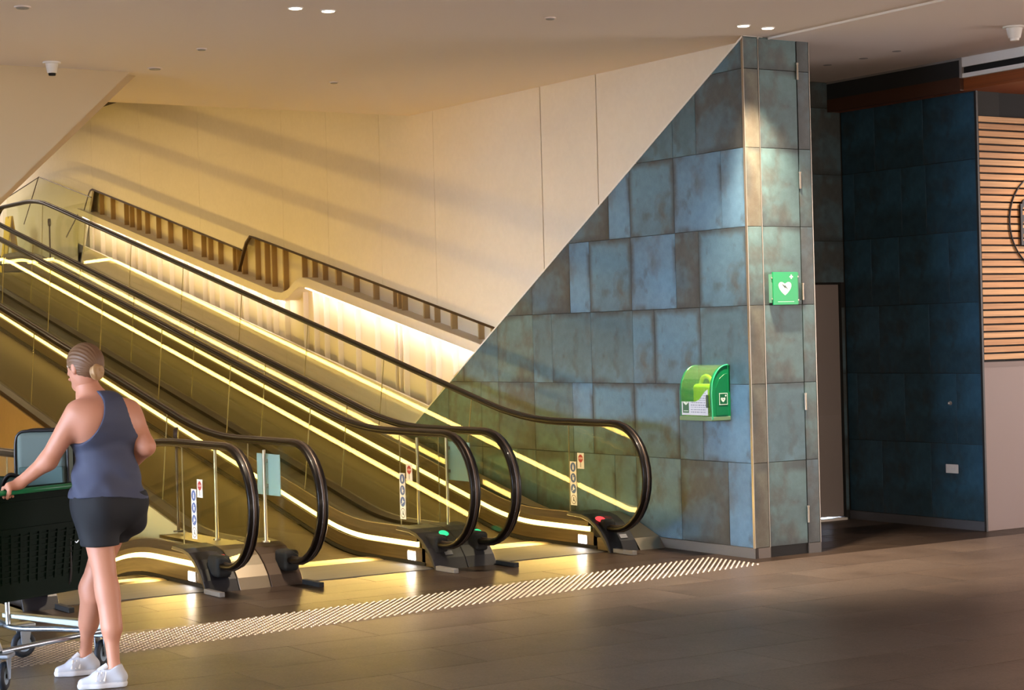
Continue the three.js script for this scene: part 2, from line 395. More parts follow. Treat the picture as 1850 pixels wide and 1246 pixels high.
const lerpLine = (pts, z) => { for (let i = 0; i < pts.length - 1; i++) { const [a, ya] = pts[i], [b, yb] = pts[i + 1]; if (z >= a && z <= b) return ya + (yb - ya) * (z - a) / (b - a); } return z < pts[0][0] ? pts[0][1] : pts[pts.length - 1][1]; };
{
  const w = structure('wall_plaster', 'smooth cream panelled wall rising behind the moving walkways');
  const top = (z) => (z > EDGE ? CEIL : 5.02);
  const joints = [-0.03, -2.22, -3.09, -5.0, -6.1, -7.28, -8.38, -10.7, -12.6, -14.36, -16.6, -18.4, -20];
  const lower = (z) => (z < -14.72 ? ribBot(z) : z < -9.5 ? ribTop(z) : ribTop(z));
  for (let i = 0; i < joints.length - 1; i++) {
    const gap = (k) => (k === 1 || k === 2 ? 0.006 : 0.002), a = joints[i] - gap(i), b = joints[i + 1] + gap(i + 1);
    const zs = [a]; for (const k of [-5.449, -5.451, -9.28, -9.34, -9.4, -9.46, -9.52]) if (k < a && k > b) zs.push(k); zs.push(b);
    const up = zs.map((z) => [z, top(z)]);
    const dn = zs.slice().reverse().map((z) => [z, z < -14.36 - 0.01 ? -0.2 : (z > -0.1 ? 1.0 : Math.min(ribTop(z), top(z) - 0.01))]);
    mk('panel', exZY([...up, ...dn], WX, WX + 0.03), M.beige, w);
  }
  // lower panels under the niche
  const lj = [-3.2, -6.1, -8.38, -10.7, -12.6, -15.0];
  for (let i = 0; i < lj.length - 1; i++) { const a = lj[i] - 0.0015, b = lj[i + 1] + 0.0015; mk('panel', exZY([[a, ribBot(a)], [b, ribBot(b)], [b, -0.3], [a, -0.3]], WX, WX + 0.03), M.beige, w); }
  mk('panel', exZY([[-14.36, ribTop(-14.36)], [-14.72, 3.6], [-15.45, 3.32], [-15.8, 3.10], [-15.8, 4.4], [-14.36, 4.4]], WX + 0.001, WX + 0.03), M.beige, w);
  // niche back and ribs
  mk('niche_back', exZY([[-3.0, 0.3], [-15.6, 3.0], [-15.6, 4.2], [-3.0, 2.0]], NX, NX + 0.04), M.beigeRib, w);
  const ribs = [-15.2, -14.9, -14.72, -14.3, -13.88, -13.39, -13.2, -12.95, -12.66, -12.28, -11.89, -11.43, -11.27, -10.85, -10.65, -10.35, -9.93, -9.82, -9.67, -9.3, -9.05, -8.86, -8.57, -8.09, -7.84, -7.59, -7.28, -6.87, -6.44, -6.02, -5.93, -5.84, -5.4, -5.19, -4.87, -4.37, -4.14];
  ribs.forEach((z, i) => {
    const hw = [0.009, 0.005, 0.012, 0.007][i % 4] + 0.002, y1 = Math.min(ribTop(z) - 0.003, 3.9), lt = lerpLine(ledgeTop, z), lb = lerpLine(ledgeBot, z);
    if (z < -14.75) { mk('rib', rbox(WX + 0.075, NX + 0.01, ribBot(z) - 0.05, 3.55 - (z + 14.8) * -0.75, z - hw, z + hw, 0.003, 1), M.rib, w); return; }
    mk('rib', rbox(WX + 0.075, NX + 0.01, ribBot(z) - 0.05, lb + 0.04, z - hw, z + hw, 0.003, 1), M.rib, w);
    mk('post', rbox(WX + 0.075, NX + 0.01, lt - 0.04, y1, z - hw, z + hw, 0.003, 1), M.ribShaded, w);  // upper length of the same rib, coloured darker for shade
  });
  // bronze edging along the top of the niche
  const t1 = [[-14.76, 3.6], [-14.5, 3.88], [-14.44, 3.92], [-14.36, 3.93], [-9.52, 2.838]], t2 = [[-9.62, 2.60], [-9.52, 2.76], [-9.4, 2.915], [-9.28, 2.985], [-9.12, 2.957], [-3.5, 1.717]];
  for (const t of [t1, t2]) mk('niche_edging', flat(sweep(t, [[-0.006, -0.012], [0.03, -0.012], [0.03, 0.012], [-0.006, 0.012]].reverse(), WX)), M.bronze, w);
  mk('niche_edging', flat(sweep([[-15.45, 3.33], [-14.9, 3.65]], [[-0.006, -0.01], [0.03, -0.01], [0.03, 0.01], [-0.006, 0.01]].reverse(), WX)), M.bronze, w);
  // the projecting ledge with its strip light underneath
  const ledge = mk('ledge', exZY([...ledgeTop, ...ledgeBot.slice().reverse()], WX - 0.05, NX + 0.02, 0.004), M.beige, w);
  for (const [a, b] of [[[-14.78, 3.605], [-8.4, 2.2]], [[-7.86, 2.345], [-3.9, 1.515]]]) {
    const L = Math.hypot(b[0] - a[0], b[1] - a[1]), ang = Math.atan2(b[1] - a[1], b[0] - a[0]);
    mk('ledge_led_strip', flat(sweep([a, b].map(([z, y]) => [z, y - 0.012]).reverse(), [[-0.012, -0.006], [0.012, -0.006], [0.012, 0.006], [-0.012, 0.006]].reverse(), WX + 0.0)), M.ledPink, ledge);
    const l = new THREE.RectAreaLight(lin(1, 0.86, 0.84), 20, L, 0.03);
    l.position.set(WX + 0.0, (a[1] + b[1]) / 2 - 0.026, (a[0] + b[0]) / 2);
    l.up.set(1, 0, 0);
    l.lookAt(l.position.x + 0.5, l.position.y - Math.cos(ang), l.position.z + Math.sin(ang));
    l.name = 'ledge_led_light'; scene.add(l);
  }
  mk('wall_backing', exZY([[-0.06, -0.3], [-20.2, -0.3], [-20.2, 5.2], [EDGE, 5.2], [EDGE, CEIL + 0.2], [-0.06, CEIL + 0.2]], NX + 0.04, NX + 0.25), M.grout, w);

  // bulkhead with its slanting end, hanging over the descending walkway
  const bk = structure('wall_bulkhead', 'bulkhead tinted for golden light, with a slanting edge under the ceiling');
  mk('bulkhead_face', exXY([[-16.2, 0], [-5.6, 0], [-5.6, 1.97], [-3.5, CEIL], [-16.2, CEIL]], -3.74, -3.54), M.bulkGoldLit, bk);
  mk('bulkhead_lining', exXY([[-5.8, -3], [-5.6, -3], [-5.6, 1.97], [-5.8, 1.97]], -20.2, -3.74), M.bulkGoldLit, bk);
  mk('bulkhead_lining', exXY([[-5.8, 1.9], [-5.6, 1.9], [-3.02, 4.3], [-3.02, 4.5]], EDGE, -3.74), M.bulkGoldLit, bk);
  mk('bulkhead_lining', box(-5.8, -5.6, 1.97, 5.2, -20.2, -3.74), M.bulkGoldLit, bk);
  const ew = structure('wall_end', 'cream end wall of the upper landing');
  mk('wall_panel', box(-5.8, 0.6, -3, 5.2, -20.4, -20.2), M.wallPaint, ew);
  // remaining walls of the hall, with the glazed entrance that lets the daylight in
  const wl = structure('wall_left', 'side wall of the concourse with a glazed entrance');
  mk('wall_panel', merge([box(-16.4, -16.2, 0, CEIL, -3.74, -3.0), box(-16.4, -16.2, 0, CEIL, 7, 18.4), box(-16.4, -16.2, 3.3, CEIL, -3.0, 7)]), M.wallPaint, wl);
  for (let z = -3; z <= 7.01; z += 10 / 6) mk('mullion', box(-16.4, -16.2, 0, 3.3, z - 0.03, z + 0.03), M.grey, wl);
  const og = structure('floor_outside', 'dark ground added outside the glazed entrance to cut light from below');
  mk('added_ground', box(-80, -16.4, -0.3, -0.06, -40, 60), std({ color: 0x4a4744, roughness: 0.9 }), og);  // ground plane added to keep low skylight off the ceiling
  const wf = structure('wall_front', 'wall of the concourse facing the walkways');
  mk('wall_panel', box(-16.4, 9.4, 0, CEIL, 18.2, 18.4), M.wallPaint, wf);
  const wr = structure('wall_right', 'far side wall of the concourse');
  mk('wall_panel', box(9.2, 9.4, 0, CEIL, -0.5, 18.4), M.wallPaint, wr);
  const ul = structure('floor_upper', 'upper landing floor at the head of the moving walkways');
  mk('landing_slab', box(-3.5, 0.2, 2.5, 2.83, -20.2, -16.2), M.floorPlain, ul);
  const pit = structure('floor_pit', 'floor of the pit under the walkways');
  mk('pit_slab', box(-5.8, 0.6, -3.2, -3.0, -20.2, -1.22), M.grout, pit);
  mk('pit_wall', merge([box(-5.8, 0.8, -3.2, -0.26, -1.22, -1.0), box(-5.9, -5.8, -3.2, -0.2, -20.4, -1.0), box(0.6, 0.8, -3.2, 0, -20.4, -1.0), box(-5.9, 0.8, -3.2, 0, -20.5, -20.4)]), M.grout, pit);
}

// ------------------------------------------------------------------ moving walkways
const ramp = (t, b) => (t <= -b ? 0 : t >= b ? t : (t + b) * (t + b) / (4 * b));
const rise = (z, s, t1, t2, b) => s * (ramp(-z - t1, b) - ramp(-z - t2, b));
const UPS = 0.227;
const walkH = (z, s) => rise(z, s, 2.72, 15.2, 0.35);
const ledH = (z, s) => rise(z, s, 2.66, 15.2, 0.4);
const railH = (z, s) => rise(z, s, 2.5, 14.8, 0.55);
function zsteps(a, b) { const o = []; for (let z = a; z > b + 0.05;) { o.push(z); const fine = Math.abs(z + 2.6) < 1 || Math.abs(z + 15) < 1; z -= fine ? 0.12 : 0.6; } o.push(b); return o; }
const superEllipse = (a, b, n = 16, e = 0.6) => { const o = []; for (let i = 0; i < n; i++) { const t = -i / n * 2 * Math.PI, c = Math.cos(t), s = Math.sin(t); o.push([a * Math.sign(c) * Math.abs(c) ** e, b * Math.sign(s) * Math.abs(s) ** e]); } return o; };
const sec = (list, dir) => (dir > 0 ? list : list.map(([x, n]) => [-x, n]).reverse());
const COWL = [[-1.72, 0.292], [-1.52, 0.282], [-1.42, 0.26], [-1.33, 0.215], [-1.25, 0.155], [-1.18, 0.08], [-1.135, 0.0]];
const stickerTex = canvasTex(128, 512, (g, w, h) => {
  g.fillStyle = '#e9e6e6'; g.fillRect(0, 0, w, h);
  for (let i = 0; i < 4; i++) {
    const cy = 66 + i * 126;
    g.lineWidth = 7;
    if (i < 3) { g.fillStyle = '#4a66a8'; g.beginPath(); g.arc(64, cy, 55, 0, 7); g.fill(); g.fillStyle = '#f0f0f4'; g.strokeStyle = '#f0f0f4'; } else { g.strokeStyle = '#5b3a3c'; g.beginPath(); g.arc(64, cy, 50, 0, 7); g.stroke(); g.fillStyle = '#26262a'; g.strokeStyle = '#26262a'; }
    if (i === 0) { g.beginPath(); g.arc(64, cy - 22, 9, 0, 7); g.fill(); g.fillRect(52, cy - 12, 24, 42); }
    if (i === 1) { g.beginPath(); g.arc(58, cy - 26, 9, 0, 7); g.fill(); g.fillRect(50, cy - 16, 16, 40); g.fillRect(70, cy - 4, 10, 34); g.fillRect(64, cy - 6, 26, 7); }
    if (i === 2) { g.beginPath(); g.moveTo(64, cy - 34); g.lineTo(86, cy + 8); g.lineTo(44, cy + 8); g.fill(); g.beginPath(); g.moveTo(30, cy + 30); g.lineTo(98, cy - 6); g.stroke(); }
    if (i === 3) { g.beginPath(); g.arc(64, cy - 20, 8, 0, 7); g.fill(); g.fillRect(55, cy - 10, 18, 30); g.beginPath(); g.moveTo(70, cy + 8); g.lineTo(90, cy + 26); g.stroke(); }
  }
});
const stopTex = canvasTex(128, 176, (g, w, h) => {
  g.fillStyle = '#e9e4e4'; g.fillRect(0, 0, w, h);
  g.fillStyle = '#26262a'; g.fillRect(59, 90, 10, 70);
  g.fillStyle = '#b02c34'; g.beginPath(); for (let i = 0; i < 8; i++) { const a = (i + 0.5) * Math.PI / 4; g.lineTo(64 + 46 * Math.cos(a), 62 + 46 * Math.sin(a)); } g.fill();
  g.fillStyle = '#f2e4e4'; g.font = 'bold 28px sans-serif'; g.textAlign = 'center'; g.fillText('STOP', 64, 72);
});
const stickMat = std({ map: stickerTex, roughness: 0.5 }), stopMat = std({ map: stopTex, roughness: 0.5 });
function faceBoxX(mat, x, y0, y1, z0, z1) {       // thin printed plate that faces -x
  const g = new THREE.BoxGeometry(z1 - z0, y1 - y0, 0.002); g.rotateY(-Math.PI / 2); g.translate(x, (y0 + y1) / 2, (z0 + z1) / 2);
  return [g, mat];
}
function stripLight(a, b, x, dir, power) {
  const L = Math.hypot(b[0] - a[0], b[1] - a[1]), A = Math.atan2(b[1] - a[1], b[0] - a[0]);
  const l = new THREE.RectAreaLight(lin(...LED_GOLD), power, L, 0.042);
  l.position.set(x, (a[1] + b[1]) / 2, (a[0] + b[0]) / 2);
  l.up.set(0, Math.cos(A), -Math.sin(A)); l.lookAt(x + dir, l.position.y, l.position.z);
  l.name = 'skirt_led_light'; scene.add(l);
}
function balustrade(t, xg, dir, zf, s, opt = {}) {
  const zend = opt.zend ?? -16.3, up = s > 0;
  // handrail loop
  const zc = zf - 0.42, path = [[zc - 0.16, 0.185], [zc - 0.06, 0.18]];
  for (let i = 0; i <= 16; i++) { const a = (-90 + i * 180 / 16) * D2R; path.push([zc + 0.42 * Math.cos(a) * (1 - 0.0), 0.6 + 0.42 * Math.sin(a)]); }
  for (const z of zsteps(zc - 0.1, zend)) path.push([z, 1.02 + railH(z, s)]);
  if (up) { const ye = 1.02 + railH(zend, s); for (let i = 1; i <= 10; i++) { const a = (90 + i * 18) * D2R; path.push([zend + 0.42 * Math.cos(a), ye - 0.42 + 0.42 * Math.sin(a)]); } }
  mk('handrail', sweep(path, superEllipse(0.042, 0.021), xg), M.rubber, t);
  mk('handrail_guide', sweep(path.map((p) => [p[0], p[1]]), superEllipse(0.014, 0.03, 8), xg), M.brownMetal, t);
  mk('handrail_boot', rbox(xg - 0.06, xg + 0.06, 0.10, 0.25, zc - 0.26, zc - 0.08, 0.03, 3), M.blackMatte, t);
  // glass
  const js = [-1.83]; while (js[js.length - 1] - 1.6 > zend + 0.6) js.push(js[js.length - 1] - 1.6); js.push(zend);
  const low = (z) => 0.27 + walkH(z, s), hi = (z) => 1.0 + railH(z, s), lean = (z) => Math.max(-0.08, Math.min(0.08, (railH(z - 0.3, s) - railH(z + 0.3, s)) * 0.55));
  { const p = [[-1.83, 0.27], [zc - 0.2, 0.27]]; for (let i = 0; i <= 14; i++) { const a = (-78 + i * 168 / 14) * D2R; p.push([zc + 0.4 * Math.cos(a), 0.6 + 0.4 * Math.sin(a)]); } p.push([-1.83, 1.0]); mk('glass_panel', exZY(p, xg - 0.005, xg + 0.005), M.glass, t); }
  for (let i = 0; i < js.length - 1; i++) {
    const a = js[i] - 0.004, b = js[i + 1] + 0.004, la = lean(a), lb = lean(b), p = [];
    for (const z of zsteps(a - la, b - lb)) p.push([z, low(z)]);
    for (const z of zsteps(a + la, b + lb).reverse()) p.push([z, hi(z)]);
    mk('glass_panel', exZY(p, xg - 0.005, xg + 0.005), M.glass, t);
  }
  for (const z of js.slice(0, -1)) { const l = lean(z); mk('glass_joint', sweepFlat([[z - l, low(z - l) + 0.004], [z + l + 0.0001, hi(z + l) - 0.004]], [[-0.004, -0.0022], [-0.004, 0.0022], [0.004, 0.0022], [0.004, -0.0022]], xg), M.joint, t); }
  // skirt, strip light, deck
  const base = zsteps(-1.40, zend).map((z) => [z, walkH(z, s)]), lp = zsteps(-1.52, zend).map((z) => [z, 0.16 + ledH(z, s)]);
  const rel = (l) => sec(l, dir);
  mk('skirt_brush', flat(sweep(base, rel([[0.03, 0.0], [0.03, 0.028], [0.048, 0.028], [0.048, 0.0]]), xg)), M.blackMatte, t);
  mk('skirt_panel', sweepFlat(base, rel([[0.025, 0.03], [0.025, 0.135], [0.04, 0.135], [0.04, 0.03]]), xg), M.skirt, t);
  const led = mk('led_strip', flat(sweep(lp, rel([[0.02, -0.021], [0.02, 0.021], [0.037, 0.021], [0.037, -0.021]]), xg)), M.ledGold, t);
  mk('skirt_moulding', sweepFlat(lp, rel([[0.0, 0.02], [0.0, 0.118], [0.014, 0.118], [0.042, 0.06], [0.042, 0.02]]), xg), M.skirt, t);
  mk('deck_profile', sweepFlat(lp, rel([[-0.075, 0.06], [-0.075, 0.105], [-0.012, 0.122], [0.014, 0.122], [0.016, 0.112], [-0.01, 0.108]]), xg), M.deck, t);
  // side of the skirt that closes up to the nose of the deck
  const nose = COWL.map(([z, y]) => [z - 0.012, Math.max(0, y - 0.012)]), xi = xg + dir * 0.04;
  mk('skirt_end', exZY([[-1.45, 0.0], [-1.45, 0.24], ...nose.filter(([z]) => z > -1.44), [-1.16, 0]], Math.min(xi, xi - dir * 0.02), Math.max(xi, xi - dir * 0.02)), M.skirt, t);
  // lights in the strip: flat foot, slope, head
  const P = LED_POWER * (opt.power ?? 1), xl = xg + dir * 0.042;
  const knee = [-2.66, 0.16];
  stripLight([-1.55, 0.16], knee, xl, dir, P);
  const z2 = up ? -15.2 : zend; stripLight(knee, [z2, 0.16 + s * (-z2 - 2.66)], xl, dir, P);
  if (up) stripLight([-15.2, 0.16 + s * 12.54], [zend, 0.16 + s * 12.54], xl, dir, P);
  // white floor light low on the skirt
  if (opt.floorLight) {
    const fl = mk('floor_light', rbox(xi - 0.012, xi + 0.012, 0.035, 0.105, -1.66, -1.54, 0.008, 2), M.ledWhite, t);
    const l = new THREE.RectAreaLight(lin(0.95, 1.0, 1.1), 24, 0.11, 0.06);
    l.position.set(xi + dir * 0.016, 0.07, -1.6); l.lookAt(xi + dir, 0.02, -1.6); l.name = 'floor_light_beam'; scene.add(l);
    mk('floor_light_rim', rbox(xi - 0.006, xi + 0.006, 0.028, 0.112, -1.668, -1.532, 0.008, 2), M.steel, fl);
  }
}
function sweepFlat(p, s, x) { return flat(sweep(p, s, x)); }
function cowl(t, name, x0, x1, mat) {
  const out = COWL, inn = COWL.map(([z, y]) => [z - 0.02, Math.max(-0.01, y - 0.028)]);
  const g = exZY([...out, ...inn.reverse()], x0, x1, 0.004);
  return mk(name, g, mat, t);
}
function walkway(label, xl, xr, zl, zr, s, opt) {
  const t = thing('moving_walkway', label, 'moving walkway', [0, 0, 0], 'moving walkways side by side');
  if (opt.left !== false) balustrade(t, xl, 1, zl, s, { ...opt, floorLight: false });
  balustrade(t, xr, -1, zr, s, { ...opt, floorLight: true });
  const zend = opt.zend ?? -16.3;
  const path = zsteps(-2.25, zend).map((z) => [z, walkH(z, s) - 0.004]);
  mk('pallet_band', flat(sweep(path, [[-(xr - xl) / 2 + 0.058, 0], [(xr - xl) / 2 - 0.058, 0], [(xr - xl) / 2 - 0.058, -0.06], [-(xr - xl) / 2 + 0.058, -0.06]], (xl + xr) / 2)), M.pallet, t);
  mk('landing_plate', rbox(xl + 0.04, xr - 0.04, -0.05, 0.004, -2.02, -1.222, 0.002, 1), M.plate, t);
  mk('comb_plate', exZY([[-2.02, 0.004], [-2.02, -0.03], [-2.3, -0.03], [-2.3, 0.006], [-2.1, 0.012]], xl + 0.06, xr - 0.06), M.steel, t);
  return t;
}
const W = {};
W.mid = walkway('middle moving walkway rising between the two deck ends with green lights and steel plate', -3.335, -2.04, -0.62, -0.71, UPS, {});
W.right = walkway('moving walkway rising next to the tiled wall', -1.69, -0.44, -0.70, -0.76, UPS, {});
W.down = walkway('moving walkway descending behind the woman with the shopping trolley', -5.16, -3.86, -0.62, -0.62, -UPS, { zend: -9 });
// nose covers of the decks
cowl(W.down, 'deck_nose', -4.0, -3.745, M.black);
cowl(W.mid, 'deck_nose', -3.495, -3.24, M.brownMetal);
cowl(W.mid, 'deck_nose', -2.145, -1.862, M.black);
cowl(W.right, 'deck_nose', -1.858, -1.6, M.black);
cowl(W.right, 'deck_nose', -0.545, -0.26, M.black);
cowl(W.down, 'deck_nose', -5.3, -5.05, M.black);
{
  const p = thing('deck_cover_plate', 'brushed steel cover plate between two handrail ends', 'cover plate');
  cowl(p, 'curved_plate', -3.74, -3.5, M.steel);
  mk('top_plate', box(-3.74, -3.5, 0.26, 0.285, -2.6, -1.72), M.steel, p);
  const q = W.right;
  mk('flashing_plate', exZY([[-1.75, 0.0], [-1.75, 0.26], [-1.5, 0.2], [-1.2, 0.09], [-1.12, 0.0]], -0.255, -0.01), M.steel, q);
}
// corner guards on the floor at the deck ends
for (const [t, x, m] of [[W.down, -4.0, M.guard], [W.mid, -3.24, M.blackMatte], [W.mid, -2.13, M.guard], [W.right, -1.6, M.blackMatte], [W.right, -0.5, M.guard], [W.down, -5.07, M.blackMatte]])
  mk('corner_guard', rbox(x - 0.02, x + 0.02, 0.0, 0.035, -1.13, -0.86, 0.004, 1), m, t);
// signal lights, name plates
for (const [t, x, y, z, m, r] of [[W.right, -0.47, 0.245, -1.36, M.redLight, 0.045], [W.down, -3.79, 0.215, -1.315, M.redLight, 0.045], [W.mid, -1.93, 0.245, -1.37, M.greenLight, 0.04], [W.right, -1.63, 0.24, -1.36, M.greenLight, 0.028]]) {
  const g = new THREE.SphereGeometry(r, 20, 12); g.scale(1, 0.35, 1); g.rotateX(0.45); g.translate(x, y, z); const b = mk('signal_light', g, m, t);
  const rg = new THREE.TorusGeometry(r, 0.006, 8, 24); rg.rotateX(Math.PI / 2 + 0.45); rg.translate(x, y - 0.004, z); mk('signal_bezel', rg, M.black, b);
}
for (const [t, x, c] of [[W.right, -0.36, 0x6a6a6e], [W.down, -3.82, 0xb4b0a8], [W.mid, -1.99, 0x5c5c60]]) {
  const g = rbox(-0.035, 0.035, -0.02, 0.02, -0.002, 0.002, 0.002, 1); g.rotateX(-0.75); g.translate(x, 0.115, -1.205); mk('name_plate', g, std({ color: c, roughness: 0.4 }), t);
}
// printed safety stickers on the glass
for (const [t, xg, z0] of [[W.right, -0.44, -1.81], [W.mid, -2.04, -1.83], [W.down, -3.86, -1.66]]) {
  let [g, m] = faceBoxX(stickMat, xg - 0.008, 0.335, 0.695, z0, z0 + 0.09); mk('safety_sticker', g, m, t);
  [g, m] = faceBoxX(stopMat, xg - 0.008, 0.64, 0.77, z0 + 0.11, z0 + 0.205); mk('stop_sticker', g, m, t);
}
// outer cladding under the rising decks
{
  const clad = (t, x0, x1, ybot, mat, name) => {
    const zs = zsteps(-1.75, -16.3), p = zs.map((z) => [z, 0.22 + ledH(z, UPS)]);
    mk(name, exZY([...p, [-16.3, ybot], [-1.75, ybot]], x0, x1), mat, t);
  };
  clad(W.mid, -3.425, -3.4, -2.9, M.clad, 'outer_cladding');
  const cover = (t, x0, x1, dy, mat = M.deck) => mk('centre_cover', flat(sweep(zsteps(-1.7, -16.3).map((z) => [z, dy + ledH(z, UPS)]), [[-(x1 - x0) / 2, 0.012], [(x1 - x0) / 2, 0.012], [(x1 - x0) / 2, 0], [-(x1 - x0) / 2, 0]], (x0 + x1) / 2)), mat, t);
  cover(W.mid, -1.96, -1.78, 0.23);
  cover(W.right, -0.37, 0.18, 0.16, M.clad);
  // balustrade of the descending walkway: cladding of the pit
  const pc = structure('wall_pit', 'cladding beside the descending walkway');
  mk('pit_cladding', box(-3.80, -3.78, -2.9, 0.2, -9, -1.75), M.clad, pc);
}
// barrier posts with a frosted panel on the deck ends
function barrier(label, x, zA, zB, xp, za, zb, y0) {
  const t = thing('deck_barrier', label, 'barrier', [0, 0, 0], 'barriers on the deck ends');
  for (const [px, z] of [[x, zA], [xp - 0.03, zB]]) { const p = mk('post', cyl(0.013, 0.013, 0.96 - y0, px, (0.96 + y0) / 2, z, 14), M.steel, t); mk('post_base', cyl(0.028, 0.028, 0.012, px, y0 + 0.006, z, 16), M.steel, p); }
  mk('panel', rbox(xp - 0.004, xp + 0.004, 0.63, 0.93, za, zb, 0.003, 1), M.teal, t);
  for (const y of [0.7, 0.88]) mk('clamp', rbox(xp - 0.034, xp + 0.006, y - 0.012, y + 0.012, zB - 0.012, zB + 0.012, 0.003, 1), M.steel, t);
}
barrier('slim steel posts with frosted teal panel behind the steel cover plate', -3.6, -1.83, -1.42, -3.367, -1.6, -1.22, 0.29);
barrier('slim steel posts with frosted teal panel between the two middle handrails', -1.865, -1.86, -1.6, -1.722, -1.66, -1.3, 0.26);
// passage sensors: disc on a slim post
for (const [x, y0, y1, z, label] of [[-3.6, 0.3, 1.05, -2.55, 'slim sensor post with round head at the foot of the walkway'], [-0.1, 2.9, 3.53, -15.3, 'slim sensor post with round head at the upper landing']]) {
  const t = thing('sensor_post', label, 'post', [x, 0, z], 'sensor posts');
  mk('post', cyl(0.012, 0.012, y1 - y0, 0, (y0 + y1) / 2, 0, 12), M.brownMetal, t);
  const g = new THREE.CylinderGeometry(0.055, 0.055, 0.03, 24); g.rotateZ(Math.PI / 2); g.rotateY(-0.5); g.translate(0, y1, 0); mk('head', g, M.brownMetal, t);
  mk('base', cyl(0.04, 0.04, 0.01, 0, y0 + 0.005, 0, 16), M.brownMetal, t);
}

// ------------------------------------------------------------------ hall lighting
{
  // recessed downlights: the two pairs in view and further pairs over the concourse behind the camera
  const downlight = (x, z, label, group, power, tx = 0, tz = 0) => {
    const t = thing('downlight', label, 'downlight', [x, CEIL, z], group);
    const ring = new THREE.TorusGeometry(0.047, 0.007, 8, 32); ring.rotateX(Math.PI / 2); mk('trim_ring', ring, M.white, t);
    mk('lens', cyl(0.042, 0.042, 0.008, 0, -0.004, 0, 28), M.lampWarm, t);
    const s = new THREE.SpotLight(WARM, power, 0, 0.62, 0.55, 2);
    s.position.set(x, CEIL - 0.02, z); s.target.position.set(x + tx, 0, z + tz); s.castShadow = true; s.shadow.radius = 2; s.name = 'downlight_beam';
    scene.add(s, s.target);
  };
  downlight(-3.62, -0.27, 'left glowing downlight of the pair over the walkway ends', 'downlight pair over the walkways', 30);
  downlight(-3.37, -0.28, 'right glowing downlight of the pair over the walkway ends', 'downlight pair over the walkways', 30);
  downlight(-0.30, 0.38, 'left glowing downlight of the pair beside the tiled corner', 'downlight pair at the tiled corner', 42);
  downlight(-0.06, 0.37, 'right glowing downlight of the pair beside the tiled corner', 'downlight pair at the tiled corner', 42, 0.25, -0.25);
  // unseen light panels added over the concourse to raise the ambient light
  const panel = (x, y, z, w, d, power, label, hue = [1, 0.86, 0.72]) => {
    const t = thing('unseen_ceiling_light', label, 'ceiling light', [x, y, z], 'added ceiling light panels');
    mk('diffuser', rbox(-w / 2, w / 2, -0.02, 0.0, -d / 2, d / 2, 0.004, 1), std({ color: 0xffffff, emissive: lin(2.2, 1.9, 1.6), roughness: 0.6 }), t);
    mk('frame', merge([box(-w / 2 - 0.03, w / 2 + 0.03, -0.024, 0, -d / 2 - 0.03, -d / 2), box(-w / 2 - 0.03, w / 2 + 0.03, -0.024, 0, d / 2, d / 2 + 0.03)]), M.white, t);
    const l = new THREE.RectAreaLight(lin(...hue), power, w, d); l.position.set(x, y - 0.03, z); l.lookAt(x, 0, z); l.name = 'unseen_ceiling_glow'; scene.add(l);
  };
  const across = ['by the glazed entrance', 'left of the middle', 'right of the middle', 'by the shop'];
  [-12.5, -7.5, -2.5, 2.5].forEach((x, i) => { for (const [z, row] of [[7.5, 'row nearer the walkways'], [12.5, 'row farther from the walkways']]) panel(x, CEIL, z, 2.4, 0.5, HALL_POWER, `unseen ceiling light panel added ${across[i]}, ${row}`); });
  const GOLD = [1, 0.68, 0.3];
  [[-7.4, 'nearest the concourse'], [-10.4, 'second from the concourse'], [-13.4, 'third from the concourse']].forEach(([z, where]) => panel(-2.6, 5.02, z, 2.2, 0.4, VOID_POWER, `unseen warm light panel added high over the walkways, ${where}`, GOLD));  // added to lift the gold light on the wall
  panel(-2.0, 5.02, -18.0, 2.4, 0.5, 22, 'unseen ceiling light panel added over the upper landing');  // added to brighten the upper landing
  // unseen glowing windows added around the concourse to brighten walls and ceiling
  const win = (x, w, label, pos = [x, 0, 18.2], turn = 0, power = ADDED_WINDOW_POWER, hue = [1, 0.74, 0.44]) => {
    const t = thing('added_window', label, 'shop window', pos, 'added glowing windows around the concourse'); t.rotation.y = turn;
    mk('added_glow_panel', box(-w / 2, w / 2, 0.5, 3.2, -0.03, -0.01), std({ color: 0xffffff, emissive: lin(1.5, 1.25, 1.05), roughness: 0.6 }), t);
    mk('added_window_frame', merge([box(-w / 2 - 0.06, w / 2 + 0.06, 0.42, 0.5, -0.06, 0), box(-w / 2 - 0.06, w / 2 + 0.06, 3.2, 3.28, -0.06, 0), box(-w / 2 - 0.06, -w / 2, 0.5, 3.2, -0.06, 0), box(w / 2, w / 2 + 0.06, 0.5, 3.2, -0.06, 0)]), M.black, t);
    const l = new THREE.RectAreaLight(lin(...hue), power, w, 2.7); const nx = -Math.sin(turn), nz = -Math.cos(turn); l.position.set(pos[0] + nx * 0.06, 1.85, pos[2] + nz * 0.06); l.lookAt(pos[0] + nx, 1.85, pos[2] + nz); l.name = 'added_window_glow'; scene.add(l);
  };
  win(-12, 5.5, 'unseen glowing window added across the concourse, nearest the entrance'); win(-5, 5.5, 'unseen glowing window added across the concourse, in the middle'); win(3, 7, 'unseen glowing window added across the concourse, widest one');
  win(0, 7, 'unseen glowing window added on the side wall by the timber slats', [9.2, 0, 6.5], Math.PI / 2, 6, [1, 0.92, 0.9]);  // added to brighten the ceiling on the right
